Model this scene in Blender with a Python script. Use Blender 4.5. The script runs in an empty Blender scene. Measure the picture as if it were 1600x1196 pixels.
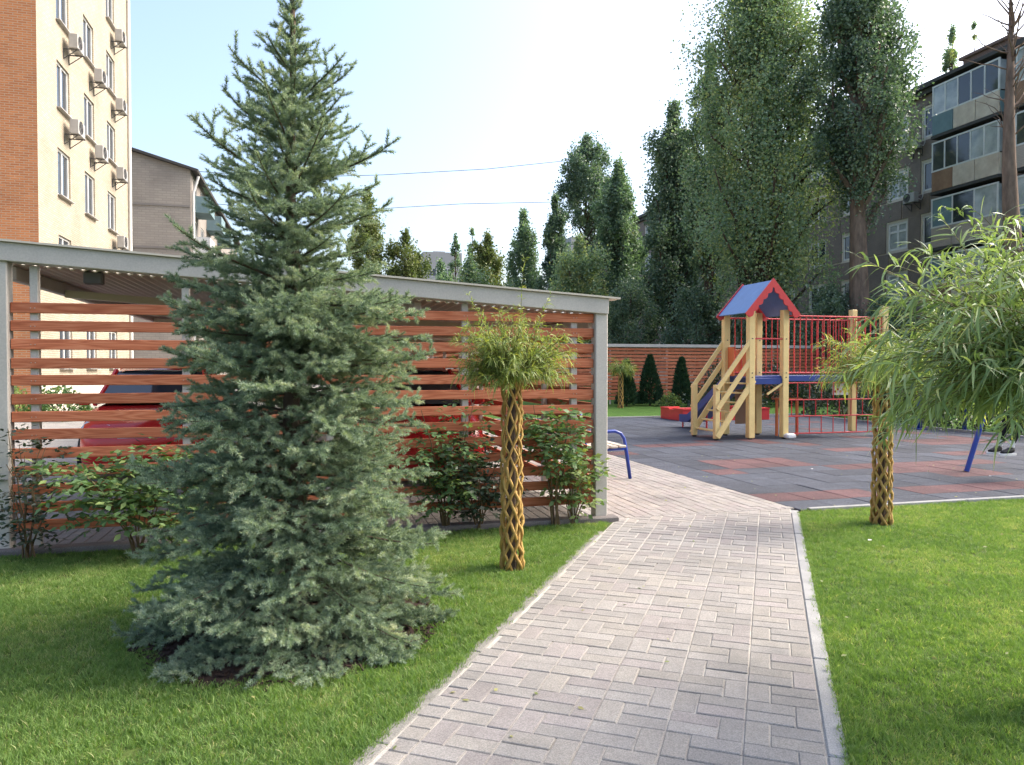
import bpy, math, random
import numpy as np
from mathutils import Vector, Matrix

# ------------------------------------------------------------------ camera, sky, sun, exposure
SC = bpy.context.scene
COL = SC.collection
R = math.radians
YAW = R(15.0)                       # the yard's own grid is turned 15 degrees against the view

cam_d = bpy.data.cameras.new('camera')
cam = bpy.data.objects.new('camera', cam_d)
COL.objects.link(cam)
cam.location = (0, 0, 1.47)
cam.rotation_euler = (R(90 - 1.13), 0, -YAW)
cam_d.lens = 26.3
cam_d.sensor_width = 36
cam_d.clip_start = 0.05
cam_d.clip_end = 3000
SC.camera = cam

SUN_AZ, SUN_EL = R(88), R(43)   # azimuth clockwise from +Y
world = bpy.data.worlds.new('World')
SC.world = world
world.use_nodes = True
wn = world.node_tree
wn.nodes.clear()
sky = wn.nodes.new('ShaderNodeTexSky')
sky.sky_type = 'NISHITA'
sky.sun_disc = False
sky.sun_elevation = SUN_EL
sky.sun_rotation = SUN_AZ
sky.air_density = 1.0
sky.dust_density = 5.0
sky.ozone_density = 1.6
bg = wn.nodes.new('ShaderNodeBackground')
bg.inputs['Strength'].default_value = 0.15
wo = wn.nodes.new('ShaderNodeOutputWorld')
wn.links.new(sky.outputs[0], bg.inputs[0])
wn.links.new(bg.outputs[0], wo.inputs[0])

sun_d = bpy.data.lights.new('sun', 'SUN')
sun_d.energy = 1.5
sun_d.angle = R(26)
sun_d.color = (1.0, 0.94, 0.84)
sun = bpy.data.objects.new('sun', sun_d)
COL.objects.link(sun)
SDIR = Vector((math.sin(SUN_AZ) * math.cos(SUN_EL), math.cos(SUN_AZ) * math.cos(SUN_EL), math.sin(SUN_EL)))
sun.rotation_euler = (-SDIR).to_track_quat('-Z', 'Y').to_euler()
sun.location = (0, 0, 60)

SC.view_settings.view_transform = 'Standard'
SC.view_settings.look = 'None'
SC.view_settings.gamma = 1.0
SC.view_settings.use_curve_mapping = False
SC.view_settings.exposure = 1.6
SC.render.engine = 'CYCLES'
SC.cycles.max_bounces = 8
SC.cycles.transparent_max_bounces = 8

rng = np.random.default_rng(7)
random.seed(7)


def S(X, Y, z=0.0):
    """survey coordinates (right of, ahead of the camera) -> yard grid"""
    c, s = math.cos(YAW), math.sin(YAW)
    return (X * c + Y * s, -X * s + Y * c, z)


# ------------------------------------------------------------------ materials
def newmat(name):
    m = bpy.data.materials.new(name)
    m.use_nodes = True
    nt = m.node_tree
    b = nt.nodes['Principled BSDF']
    return m, nt, b


def nd(nt, typ, **kw):
    n = nt.nodes.new(typ)
    for k, v in kw.items():
        if k in n.inputs:
            n.inputs[k].default_value = v
        else:
            setattr(n, k, v)
    return n


def ramp(nt, fac, stops):
    r = nt.nodes.new('ShaderNodeValToRGB')
    el = r.color_ramp.elements
    while len(el) < len(stops):
        el.new(0.5)
    for e, (p, c) in zip(el, stops):
        e.position = p
        e.color = (c[0], c[1], c[2], 1)
    nt.links.new(fac, r.inputs[0])
    return r.outputs[0]


def mixc(nt, fac, a, b, blend='MIX'):
    m = nt.nodes.new('ShaderNodeMix')
    m.data_type = 'RGBA'
    m.blend_type = blend
    for sock, v in ((m.inputs[0], fac), (m.inputs[6], a), (m.inputs[7], b)):
        if isinstance(v, (int, float)):
            sock.default_value = v
        elif isinstance(v, tuple):
            sock.default_value = (v[0], v[1], v[2], 1)
        else:
            nt.links.new(v, sock)
    return m.outputs[2]


def mat(name, c, c2=None, scale=6.0, rough=0.7, spec=0.3, bump=0.0, bscale=None, metal=0.0, obj_var=0.0,
        stretch=(1, 1, 1), coord='Object', detail=6.0, fine=0.0, patch=0.0):
    """plain surface with two-tone noise, a finer speckle, slight per-object change and relief"""
    m, nt, b = newmat(name)
    b.inputs['Roughness'].default_value = rough
    b.inputs['Specular IOR Level'].default_value = spec
    b.inputs['Metallic'].default_value = metal
    tc = nt.nodes.new('ShaderNodeTexCoord')
    mp = nt.nodes.new('ShaderNodeMapping')
    mp.inputs['Scale'].default_value = stretch
    nt.links.new(tc.outputs[coord], mp.inputs[0])
    oi = nt.nodes.new('ShaderNodeObjectInfo')
    comb = nt.nodes.new('ShaderNodeCombineXYZ')
    mul = nd(nt, 'ShaderNodeMath', operation='MULTIPLY')
    nt.links.new(oi.outputs['Random'], mul.inputs[0])
    mul.inputs[1].default_value = 57.0
    nt.links.new(mul.outputs[0], comb.inputs[0])
    nt.links.new(mul.outputs[0], comb.inputs[1])
    nt.links.new(comb.outputs[0], mp.inputs['Location'])
    n = nd(nt, 'ShaderNodeTexNoise', Scale=scale, Detail=detail, Roughness=0.62)
    nt.links.new(mp.outputs[0], n.inputs['Vector'])
    c2 = c2 or tuple(x * 0.72 for x in c)
    col = ramp(nt, n.outputs[0], [(0.3, c2), (0.7, c)])
    if fine > 0:
        n3 = nd(nt, 'ShaderNodeTexNoise', Scale=scale * 30, Detail=2.0)
        nt.links.new(mp.outputs[0], n3.inputs['Vector'])
        sp = ramp(nt, n3.outputs[0], [(0.35, (1 - fine,) * 3), (0.65, (1 + fine,) * 3)])
        col = mixc(nt, 1.0, col, sp, 'MULTIPLY')
    if patch > 0:                   # stains that run over many pieces
        ge = nt.nodes.new('ShaderNodeNewGeometry')
        n4 = nd(nt, 'ShaderNodeTexNoise', Scale=1.1, Detail=7.0, Roughness=0.65)
        nt.links.new(ge.outputs['Position'], n4.inputs['Vector'])
        pv = ramp(nt, n4.outputs[0], [(0.32, (1 - patch, 1 - patch * 0.95, 1 - patch * 0.9)), (0.5, (1, 1, 1)), (0.7, (1 + patch * 0.4,) * 3)])
        col = mixc(nt, 1.0, col, pv, 'MULTIPLY')
    if obj_var > 0:
        v = ramp(nt, oi.outputs['Random'], [(0, (1 - obj_var,) * 3), (1, (1 + obj_var * 0.6,) * 3)])
        col = mixc(nt, 1.0, col, v, 'MULTIPLY')
    nt.links.new(col, b.inputs['Base Color'])
    if bump > 0:
        n2 = nd(nt, 'ShaderNodeTexNoise', Scale=bscale or scale * 8, Detail=4.0)
        nt.links.new(mp.outputs[0], n2.inputs['Vector'])
        bp = nd(nt, 'ShaderNodeBump', Strength=bump, Distance=0.01)
        nt.links.new(n2.outputs[0], bp.inputs['Height'])
        nt.links.new(bp.outputs[0], b.inputs['Normal'])
    return m


def leafmat(name, stops, trans=0.3, rough=0.5, spec=0.3, tcol=None, obj_var=0.0):
    """foliage: colour by a random per-leaf value, some light through the blade"""
    m, nt, b = newmat(name)
    at = nd(nt, 'ShaderNodeAttribute', attribute_name='tint')
    fac = at.outputs['Fac']
    if obj_var:
        oi = nt.nodes.new('ShaderNodeObjectInfo')
        a = nd(nt, 'ShaderNodeMath', operation='MULTIPLY_ADD')
        nt.links.new(oi.outputs['Random'], a.inputs[0])
        a.inputs[1].default_value = obj_var
        nt.links.new(fac, a.inputs[2])
        s_ = nd(nt, 'ShaderNodeMath', operation='SUBTRACT')
        nt.links.new(a.outputs[0], s_.inputs[0])
        s_.inputs[1].default_value = obj_var / 2
        fac = s_.outputs[0]
    col = ramp(nt, fac, stops)
    nt.links.new(col, b.inputs['Base Color'])
    b.inputs['Roughness'].default_value = rough
    b.inputs['Specular IOR Level'].default_value = spec
    if trans > 0:
        t = nt.nodes.new('ShaderNodeBsdfTranslucent')
        tc = mixc(nt, 1.0, col, tcol or (1.5, 1.5, 0.7), 'MULTIPLY')
        nt.links.new(tc, t.inputs[0])
        ms = nt.nodes.new('ShaderNodeMixShader')
        ms.inputs[0].default_value = trans
        nt.links.new(b.outputs[0], ms.inputs[1])
        nt.links.new(t.outputs[0], ms.inputs[2])
        nt.links.new(ms.outputs[0], nt.nodes['Material Output'].inputs[0])
    return m


def brickmat(name, c1, c2, mortar, axis, bw=0.26, bh=0.075, ms=0.012):
    """brickwork too far off to build brick by brick; axis is the wall's horizontal direction"""
    m, nt, b = newmat(name)
    tc = nt.nodes.new('ShaderNodeTexCoord')
    sx = nt.nodes.new('ShaderNodeSeparateXYZ')
    cx = nt.nodes.new('ShaderNodeCombineXYZ')
    nt.links.new(tc.outputs['Object'], sx.inputs[0])
    nt.links.new(sx.outputs[axis], cx.inputs[0])
    nt.links.new(sx.outputs[2], cx.inputs[1])
    br = nd(nt, 'ShaderNodeTexBrick', Scale=1.0)
    br.inputs['Brick Width'].default_value = bw
    br.inputs['Row Height'].default_value = bh
    br.inputs['Mortar Size'].default_value = ms
    br.inputs['Color1'].default_value = (*c1, 1)
    br.inputs['Color2'].default_value = (*c2, 1)
    br.inputs['Mortar'].default_value = (*mortar, 1)
    nt.links.new(cx.outputs[0], br.inputs['Vector'])
    n = nd(nt, 'ShaderNodeTexNoise', Scale=0.6, Detail=6.0)
    nt.links.new(tc.outputs['Object'], n.inputs['Vector'])
    v = ramp(nt, n.outputs[0], [(0.25, (0.76,) * 3), (0.5, (0.97,) * 3), (0.75, (1.06,) * 3)])
    nt.links.new(mixc(nt, 1.0, br.outputs[0], v, 'MULTIPLY'), b.inputs['Base Color'])
    b.inputs['Roughness'].default_value = 0.85
    bp = nd(nt, 'ShaderNodeBump', Strength=0.4, Distance=0.01)
    nt.links.new(br.outputs['Fac'], bp.inputs['Height'])
    bp.invert = True
    nt.links.new(bp.outputs[0], b.inputs['Normal'])
    return m


def woodmat(name, dark, mid, light, grain=(0.7, 9, 9), ring=14.0, rough=0.6, var=0.18):
    """sawn board along local X: streaky grain, growth rings that close round knots"""
    m, nt, b = newmat(name)
    tc = nt.nodes.new('ShaderNodeTexCoord')
    oi = nt.nodes.new('ShaderNodeObjectInfo')
    mul = nd(nt, 'ShaderNodeMath', operation='MULTIPLY')
    mul.inputs[1].default_value = 91.0
    nt.links.new(oi.outputs['Random'], mul.inputs[0])
    cb = nt.nodes.new('ShaderNodeCombineXYZ')
    nt.links.new(mul.outputs[0], cb.inputs[0])
    nt.links.new(mul.outputs[0], cb.inputs[2])
    mp = nt.nodes.new('ShaderNodeMapping')
    mp.inputs['Scale'].default_value = grain
    nt.links.new(tc.outputs['Object'], mp.inputs[0])
    nt.links.new(cb.outputs[0], mp.inputs['Location'])
    n1 = nd(nt, 'ShaderNodeTexNoise', Scale=1.0, Detail=2.0)
    nt.links.new(mp.outputs[0], n1.inputs['Vector'])
    k = nd(nt, 'ShaderNodeMath', operation='MULTIPLY')
    k.inputs[1].default_value = ring
    nt.links.new(n1.outputs[0], k.inputs[0])
    fr = nd(nt, 'ShaderNodeMath', operation='PINGPONG')
    fr.inputs[1].default_value = 0.5
    nt.links.new(k.outputs[0], fr.inputs[0])
    mp2 = nt.nodes.new('ShaderNodeMapping')
    mp2.inputs['Scale'].default_value = (3, 120, 120)
    nt.links.new(tc.outputs['Object'], mp2.inputs[0])
    n2 = nd(nt, 'ShaderNodeTexNoise', Scale=1.0, Detail=4.0)
    nt.links.new(mp2.outputs[0], n2.inputs['Vector'])
    add = nd(nt, 'ShaderNodeMath', operation='MULTIPLY_ADD')
    nt.links.new(n2.outputs[0], add.inputs[0])
    add.inputs[1].default_value = 0.55
    nt.links.new(fr.outputs[0], add.inputs[2])
    col = ramp(nt, add.outputs[0], [(0.2, dark), (0.5, mid), (0.85, light)])
    v = ramp(nt, oi.outputs['Random'], [(0, (1 - var,) * 3), (1, (1 + var,) * 3)])
    nt.links.new(mixc(nt, 1.0, col, v, 'MULTIPLY'), b.inputs['Base Color'])
    b.inputs['Roughness'].default_value = rough
    b.inputs['Specular IOR Level'].default_value = 0.3
    bp = nd(nt, 'ShaderNodeBump', Strength=0.25, Distance=0.003)
    nt.links.new(add.outputs[0], bp.inputs['Height'])
    nt.links.new(bp.outputs[0], b.inputs['Normal'])
    return m


M = {}
M['soil'] = mat('soil', (0.085, 0.12, 0.03), (0.06, 0.085, 0.025), 3.0, 0.95, 0.1, fine=0.3)
M['far_grass'] = mat('far_grass', (0.075, 0.15, 0.03), (0.05, 0.105, 0.022), 2.0, 0.95, 0.1, bump=0.8, bscale=120, fine=0.35)
M['ground'] = mat('ground', (0.10, 0.11, 0.07), (0.06, 0.07, 0.045), 0.4, 0.95, 0.1, fine=0.2)
M['asphalt'] = mat('asphalt', (0.22, 0.20, 0.18), (0.16, 0.15, 0.135), 0.7, 0.9, 0.2, fine=0.2)
M['sand'] = mat('sand', (0.50, 0.47, 0.42), (0.30, 0.27, 0.23), 9.0, 0.95, 0.1, bump=0.5, fine=0.3)
M['paver'] = mat('paver', (0.315, 0.293, 0.268), (0.262, 0.245, 0.225), 6.0, 0.85, 0.25, bump=0.6, bscale=260, obj_var=0.12, fine=0.2, patch=0.22)
M['paver_b'] = mat('paver_pink', (0.32, 0.288, 0.268), (0.265, 0.24, 0.225), 6.0, 0.85, 0.25, bump=0.6, bscale=260, obj_var=0.10, fine=0.2, patch=0.22)
M['paver_c'] = mat('paver_ochre', (0.33, 0.303, 0.268), (0.272, 0.252, 0.226), 6.0, 0.85, 0.25, bump=0.6, bscale=260, obj_var=0.12, fine=0.2, patch=0.22)
M['kerb'] = mat('kerb_concrete', (0.34, 0.335, 0.325), (0.25, 0.25, 0.245), 5.0, 0.9, 0.2, bump=0.5, bscale=150, fine=0.18)
M['kerb_worn'] = mat('kerb_worn', (0.27, 0.255, 0.23), (0.17, 0.165, 0.145), 7.0, 0.95, 0.1, bump=0.5, bscale=150, fine=0.25)
M['plinth'] = mat('plinth', (0.20, 0.18, 0.17), (0.13, 0.115, 0.11), 4.0, 0.9, 0.2, bump=0.5, bscale=110, fine=0.2)
M['rubber'] = mat('rubber_grey', (0.066, 0.074, 0.094), (0.045, 0.051, 0.067), 2.5, 0.75, 0.3, bump=0.7, bscale=240, obj_var=0.25, fine=0.3, patch=0.3)
M['rubber_red'] = mat('rubber_red', (0.135, 0.066, 0.066), (0.095, 0.05, 0.053), 2.5, 0.75, 0.3, bump=0.7, bscale=240, obj_var=0.2, fine=0.3, patch=0.3)
M['joint'] = mat('rubber_bed', (0.03, 0.03, 0.035), None, 3, 0.95, 0.1)
M['mulch'] = mat('mulch', (0.06, 0.038, 0.03), (0.022, 0.015, 0.013), 25.0, 0.95, 0.15, bump=0.8)
M['steel'] = mat('painted_steel', (0.49, 0.455, 0.405), (0.42, 0.39, 0.35), 2.5, 0.5, 0.4, bump=0.05, fine=0.06)
M['steel_dark'] = mat('dark_steel', (0.10, 0.095, 0.09), None, 3.0, 0.6, 0.4)
M['sheet'] = mat('roof_sheet', (0.58, 0.52, 0.43), (0.5, 0.45, 0.37), 1.2, 0.45, 0.4)
M['board'] = woodmat('stained_board', (0.33, 0.092, 0.042), (0.45, 0.14, 0.066), (0.53, 0.20, 0.105), rough=0.8)
M['screw'] = mat('screw', (0.5, 0.48, 0.44), None, 3, 0.3, 0.5, metal=0.9)
M['bark'] = mat('bark', (0.13, 0.095, 0.07), (0.06, 0.045, 0.035), 6.0, 0.95, 0.1, bump=1.0, bscale=20, stretch=(1, 1, 0.25))
M['bark_pale'] = mat('bark_pale', (0.23, 0.165, 0.125), (0.10, 0.075, 0.06), 7.0, 0.95, 0.1, bump=1.0, bscale=14, stretch=(1, 1, 0.25))
M['withy'] = mat('willow_withy', (0.47, 0.31, 0.09), (0.30, 0.17, 0.045), 14.0, 0.6, 0.3, bump=0.4, bscale=60, stretch=(1, 1, 0.3))
M['twig'] = mat('twig', (0.20, 0.19, 0.06), (0.12, 0.11, 0.04), 10, 0.7, 0.3)
M['cane'] = mat('rose_cane', (0.17, 0.11, 0.055), (0.08, 0.06, 0.03), 10, 0.7, 0.3)
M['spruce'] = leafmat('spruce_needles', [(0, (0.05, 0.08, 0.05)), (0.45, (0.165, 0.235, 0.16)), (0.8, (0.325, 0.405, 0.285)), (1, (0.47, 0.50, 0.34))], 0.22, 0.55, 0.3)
M['willow'] = leafmat('willow_leaves', [(0, (0.09, 0.14, 0.04)), (0.45, (0.23, 0.30, 0.09)), (0.8, (0.38, 0.40, 0.11)), (1, (0.52, 0.46, 0.14))], 0.35, 0.45, 0.4)
M['willow_near'] = leafmat('willow_leaves_green', [(0, (0.09, 0.15, 0.055)), (0.5, (0.215, 0.305, 0.125)), (0.85, (0.36, 0.44, 0.21)), (1, (0.52, 0.52, 0.22))], 0.35, 0.4, 0.45)
M['poplar'] = leafmat('poplar_leaves', [(0, (0.085, 0.135, 0.085)), (0.5, (0.185, 0.26, 0.165)), (0.85, (0.29, 0.365, 0.225)), (1, (0.40, 0.41, 0.18))], 0.35, 0.45, 0.4, (1.2, 1.45, 0.75))
M['poplar_dark'] = leafmat('poplar_leaves_dark', [(0, (0.06, 0.10, 0.07)), (0.6, (0.135, 0.195, 0.135)), (1, (0.24, 0.30, 0.18))], 0.3, 0.45, 0.4, (1.2, 1.45, 0.75))
M['tree_yellow'] = leafmat('yellowing_leaves', [(0, (0.09, 0.125, 0.045)), (0.6, (0.20, 0.235, 0.085)), (1, (0.36, 0.33, 0.13))], 0.3, 0.5, 0.3, (1.15, 1.3, 0.7))
M['rose'] = leafmat('rose_leaves', [(0, (0.05, 0.10, 0.04)), (0.6, (0.115, 0.20, 0.08)), (1, (0.25, 0.31, 0.10))], 0.3, 0.55, 0.3)
M['rose_dark'] = leafmat('rose_leaves_dark', [(0, (0.016, 0.03, 0.016)), (0.6, (0.03, 0.055, 0.03)), (1, (0.06, 0.08, 0.045))], 0.15, 0.4, 0.5)
M['thuja'] = leafmat('thuja_sprays', [(0, (0.02, 0.045, 0.025)), (1, (0.05, 0.10, 0.045))], 0.1, 0.6, 0.2)
M['grass'] = leafmat('grass_blades', [(0, (0.085, 0.16, 0.04)), (0.5, (0.165, 0.27, 0.072)), (0.85, (0.27, 0.36, 0.13)), (1, (0.42, 0.41, 0.21))], 0.4, 0.5, 0.25, (1.4, 1.5, 0.6), 0.35)
M['yellow_paint'] = mat('yellow_painted_timber', (0.80, 0.60, 0.25), (0.70, 0.51, 0.205), 5.0, 0.5, 0.4, bump=0.25, bscale=60, obj_var=0.08, fine=0.08)
M['red_paint'] = mat('red_paint', (0.55, 0.035, 0.035), (0.45, 0.028, 0.03), 4, 0.4, 0.45, fine=0.06)
M['orange_paint'] = mat('orange_paint', (0.62, 0.16, 0.05), (0.52, 0.13, 0.04), 4, 0.45, 0.4)
M['blue_paint'] = mat('blue_paint', (0.02, 0.05, 0.24), (0.016, 0.038, 0.18), 4, 0.35, 0.5)
M['blue_roof'] = mat('blue_roof_board', (0.11, 0.22, 0.45), (0.085, 0.17, 0.36), 5, 0.35, 0.5, fine=0.1)
M['blue_tube'] = mat('blue_tube', (0.012, 0.045, 0.30), (0.01, 0.035, 0.24), 4, 0.3, 0.5)
M['white_paint'] = mat('white_paint', (0.74, 0.73, 0.70), (0.62, 0.61, 0.58), 3, 0.5, 0.4)
M['seat'] = mat('bench_slat', (0.55, 0.50, 0.42), (0.45, 0.40, 0.33), 5, 0.6, 0.3)
M['glass'] = mat('window_glass', (0.045, 0.055, 0.065), (0.025, 0.03, 0.04), 0.6, 0.06, 0.7)
M['glass_pale'] = mat('pale_reflection_glass', (0.55, 0.56, 0.55), (0.22, 0.25, 0.26), 1.4, 0.08, 0.6)  # bright reflections in the panes, put into a pale base colour
M['ac'] = mat('ac_casing', (0.44, 0.42, 0.39), (0.34, 0.32, 0.30), 3, 0.5, 0.4)
M['black'] = mat('black_plastic', (0.02, 0.02, 0.022), None, 5, 0.5, 0.4)
M['tyre'] = mat('tyre', (0.018, 0.018, 0.019), None, 9, 0.85, 0.2)
M['rim'] = mat('wheel_rim', (0.45, 0.45, 0.46), None, 5, 0.3, 0.5, metal=0.7)
M['car_red'] = mat('car_paint_red', (0.66, 0.022, 0.02), (0.62, 0.02, 0.018), 2, 0.18, 0.6)
M['car_dark_red'] = mat('car_paint_maroon', (0.40, 0.016, 0.018), (0.37, 0.014, 0.016), 2, 0.18, 0.6)
M['lamp_glass'] = mat('lamp_glass', (0.7, 0.7, 0.7), (0.5, 0.5, 0.5), 12, 0.1, 0.7)
M['cloth_black'] = mat('black_cloth', (0.02, 0.02, 0.022), (0.012, 0.012, 0.014), 20, 0.9, 0.1)
M['shoe'] = mat('shoe', (0.015, 0.015, 0.017), None, 20, 0.6, 0.3)
M['skin'] = mat('skin', (0.50, 0.30, 0.22), (0.46, 0.27, 0.20), 9, 0.5, 0.4)
M['hair'] = mat('hair', (0.04, 0.025, 0.018), None, 40, 0.6, 0.3)
M['cable'] = mat('cable', (0.05, 0.05, 0.055), None, 4, 0.7, 0.2)
M['brick_orange'] = brickmat('orange_brick', (0.60, 0.22, 0.075), (0.47, 0.16, 0.055), (0.50, 0.32, 0.19), 0)
M['brick_yellow'] = brickmat('yellow_brick', (0.49, 0.42, 0.315), (0.415, 0.345, 0.25), (0.29, 0.25, 0.19), 1)
M['brick_grey'] = brickmat('grey_brick', (0.44, 0.38, 0.31), (0.38, 0.325, 0.27), (0.34, 0.30, 0.25), 0, 0.5, 0.16, 0.02)
M['grey_side'] = mat('grey_render', (0.30, 0.27, 0.24), (0.24, 0.215, 0.19), 0.7, 0.9, 0.2)
M['slate'] = mat('roof_slate', (0.10, 0.095, 0.09), None, 1.5, 0.9, 0.2)
M['brown_panel'] = mat('brown_wall_panel', (0.26, 0.212, 0.182), (0.195, 0.158, 0.135), 1.3, 0.9, 0.15, fine=0.15, bump=0.3, bscale=30)
M['cream_joint'] = mat('cream_joint', (0.68, 0.61, 0.51), (0.55, 0.49, 0.41), 1.5, 0.9, 0.2)
M['balcony_beige'] = mat('balcony_beige', (0.74, 0.64, 0.52), (0.52, 0.42, 0.33), 1.8, 0.85, 0.2)
M['balcony_teal'] = mat('balcony_teal', (0.20, 0.29, 0.31), (0.15, 0.22, 0.24), 2, 0.8, 0.2)
M['balcony_rust'] = mat('balcony_rust', (0.36, 0.22, 0.14), (0.24, 0.14, 0.09), 2, 0.85, 0.2)
M['brick_pale'] = brickmat('pale_brick', (0.52, 0.42, 0.35), (0.46, 0.37, 0.31), (0.40, 0.34, 0.29), 1)
M['brick_red'] = brickmat('vent_brick', (0.19, 0.10, 0.075), (0.15, 0.08, 0.06), (0.2, 0.16, 0.13), 1)
M['far_block'] = mat('far_block', (0.40, 0.39, 0.38), (0.34, 0.33, 0.32), 0.2, 0.9, 0.2)


# ------------------------------------------------------------------ mesh helpers
def link(o, parent=None):
    COL.objects.link(o)
    if parent is not None:
        o.parent = parent
    return o


def tag(o, label=None, cat=None, group=None, kind=None):
    for k, v in (('label', label), ('category', cat), ('group', group), ('kind', kind)):
        if v:
            o[k] = v
    return o


def root(name, label, cat, loc=(0, 0, 0), rz=0.0, group=None):
    o = bpy.data.objects.new(name, None)
    o.empty_display_size = 0.2
    link(o)
    o.location = loc
    o.rotation_euler = (0, 0, rz)
    return tag(o, label, cat, group)


def fmesh(name, V, F, material, tint=None, smooth=False):
    """fast mesh from arrays: V (n,3), F (m,k), tint per vertex"""
    V = np.asarray(V, dtype=np.float32)
    F = np.asarray(F, dtype=np.int32)
    me = bpy.data.meshes.new(name)
    me.vertices.add(len(V))
    me.vertices.foreach_set('co', V.ravel())
    m, k = F.shape
    me.loops.add(m * k)
    me.loops.foreach_set('vertex_index', F.ravel())
    me.polygons.add(m)
    me.polygons.foreach_set('loop_start', np.arange(0, m * k, k, dtype=np.int32))
    me.polygons.foreach_set('loop_total', np.full(m, k, dtype=np.int32))
    if smooth:
        me.polygons.foreach_set('use_smooth', np.ones(m, dtype=bool))
    if tint is not None:
        a = me.attributes.new('tint', 'FLOAT', 'POINT')
        a.data.foreach_set('value', np.asarray(tint, dtype=np.float32))
    me.update(calc_edges=True)
    me.materials.append(material)
    return me


class MB:
    def __init__(self):
        self.v = []
        self.f = []

    def box(self, cx, cy, cz, sx, sy, sz, rot=None):
        b = len(self.v)
        for dx, dy, dz in ((-1, -1, -1), (1, -1, -1), (1, 1, -1), (-1, 1, -1), (-1, -1, 1), (1, -1, 1), (1, 1, 1), (-1, 1, 1)):
            p = Vector((dx * sx / 2, dy * sy / 2, dz * sz / 2))
            if rot is not None:
                p = rot @ p
            self.v.append((p.x + cx, p.y + cy, p.z + cz))
        for q in ((0, 3, 2, 1), (4, 5, 6, 7), (0, 1, 5, 4), (1, 2, 6, 5), (2, 3, 7, 6), (3, 0, 4, 7)):
            self.f.append(tuple(b + i for i in q))
        return self

    def cbox(self, cx, cy, cz, sx, sy, sz, ch=0.006, rot=None):
        """box with all vertical and top/bottom edges chamfered"""
        b = len(self.v)
        hx, hy, hz = sx / 2, sy / 2, sz / 2
        ring = []
        for z, i in ((-hz, ch), (-hz + ch, 0), (hz - ch, 0), (hz, ch)):
            x, y, c = hx - i, hy - i, ch
            ring.append([(-x + c, -y, z), (x - c, -y, z), (x, -y + c, z), (x, y - c, z), (x - c, y, z), (-x + c, y, z), (-x, y - c, z), (-x, -y + c, z)])
        for r_ in ring:
            for p in r_:
                p = Vector(p)
                if rot is not None:
                    p = rot @ p
                self.v.append((p.x + cx, p.y + cy, p.z + cz))
        self.f.append(tuple(b + i for i in range(7, -1, -1)))
        self.f.append(tuple(b + 24 + i for i in range(8)))
        for k in range(3):
            for i in range(8):
                j = (i + 1) % 8
                self.f.append((b + k * 8 + i, b + k * 8 + j, b + k * 8 + 8 + j, b + k * 8 + 8 + i))
        return self

    def beam(self, p0, p1, w, h, up=(0, 0, 1), ch=0.0):
        """rectangular bar between two points, h measured along up"""
        p0, p1 = Vector(p0), Vector(p1)
        d = p1 - p0
        L = d.length
        x = d.normalized()
        y = Vector(up).cross(x)
        if y.length < 1e-5:
            y = Vector((0, 1, 0)).cross(x)
        y.normalize()
        z = x.cross(y)
        rot = Matrix((x, y, z)).transposed()
        c = (p0 + p1) / 2
        if ch > 0:
            return self.cbox(c.x, c.y, c.z, L, w, h, ch, rot)
        return self.box(c.x, c.y, c.z, L, w, h, rot)

    def tube(self, pts, rad, n=8, cap=True):
        pts = [Vector(p) for p in pts]
        if isinstance(rad, (int, float)):
            rad = [rad] * len(pts)
        b = len(self.v)
        prev = None
        for i, p in enumerate(pts):
            if i == 0:
                t = pts[1] - p
            elif i == len(pts) - 1:
                t = p - pts[i - 1]
            else:
                t = pts[i + 1] - pts[i - 1]
            t.normalize()
            if prev is None:
                a = Vector((0, 0, 1)) if abs(t.z) < 0.9 else Vector((1, 0, 0))
                u = t.cross(a).normalized()
            else:
                u = prev - t * prev.dot(t)
                if u.length < 1e-6:
                    u = t.orthogonal()
                u.normalize()
            prev = u
            w = t.cross(u)
            for k in range(n):
                a = 2 * math.pi * k / n
                q = p + (u * math.cos(a) + w * math.sin(a)) * rad[i]
                self.v.append((q.x, q.y, q.z))
        for i in range(len(pts) - 1):
            for k in range(n):
                j = (k + 1) % n
                self.f.append((b + i * n + k, b + i * n + j, b + (i + 1) * n + j, b + (i + 1) * n + k))
        if cap:
            self.f.append(tuple(b + k for k in range(n - 1, -1, -1)))
            e = b + (len(pts) - 1) * n
            self.f.append(tuple(e + k for k in range(n)))
        return self

    def prism(self, poly, z0, z1, inset=0.0):
        """vertical prism over an xy polygon (counter-clockwise); inset chamfers the top edge"""
        b = len(self.v)
        n = len(poly)
        for x, y in poly:
            self.v.append((x, y, z0))
        cx = sum(p[0] for p in poly) / n
        cy = sum(p[1] for p in poly) / n
        if inset > 0:
            for x, y in poly:
                self.v.append((x, y, z1 - inset))
            for x, y in poly:
                d = math.hypot(x - cx, y - cy) or 1
                k = max(0.0, 1 - inset * 1.3 / d)
                self.v.append((cx + (x - cx) * k, cy + (y - cy) * k, z1))
            lv = 3
        else:
            for x, y in poly:
                self.v.append((x, y, z1))
            lv = 2
        for l in range(lv - 1):
            for i in range(n):
                j = (i + 1) % n
                self.f.append((b + l * n + i, b + l * n + j, b + l * n + n + j, b + l * n + n + i))
        self.f.append(tuple(b + i for i in range(n - 1, -1, -1)))
        self.f.append(tuple(b + (lv - 1) * n + i for i in range(n)))
        return self

    def poly3(self, pts):
        b = len(self.v)
        self.v += [tuple(p) for p in pts]
        self.f.append(tuple(range(b, b + len(pts))))
        return self

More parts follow.
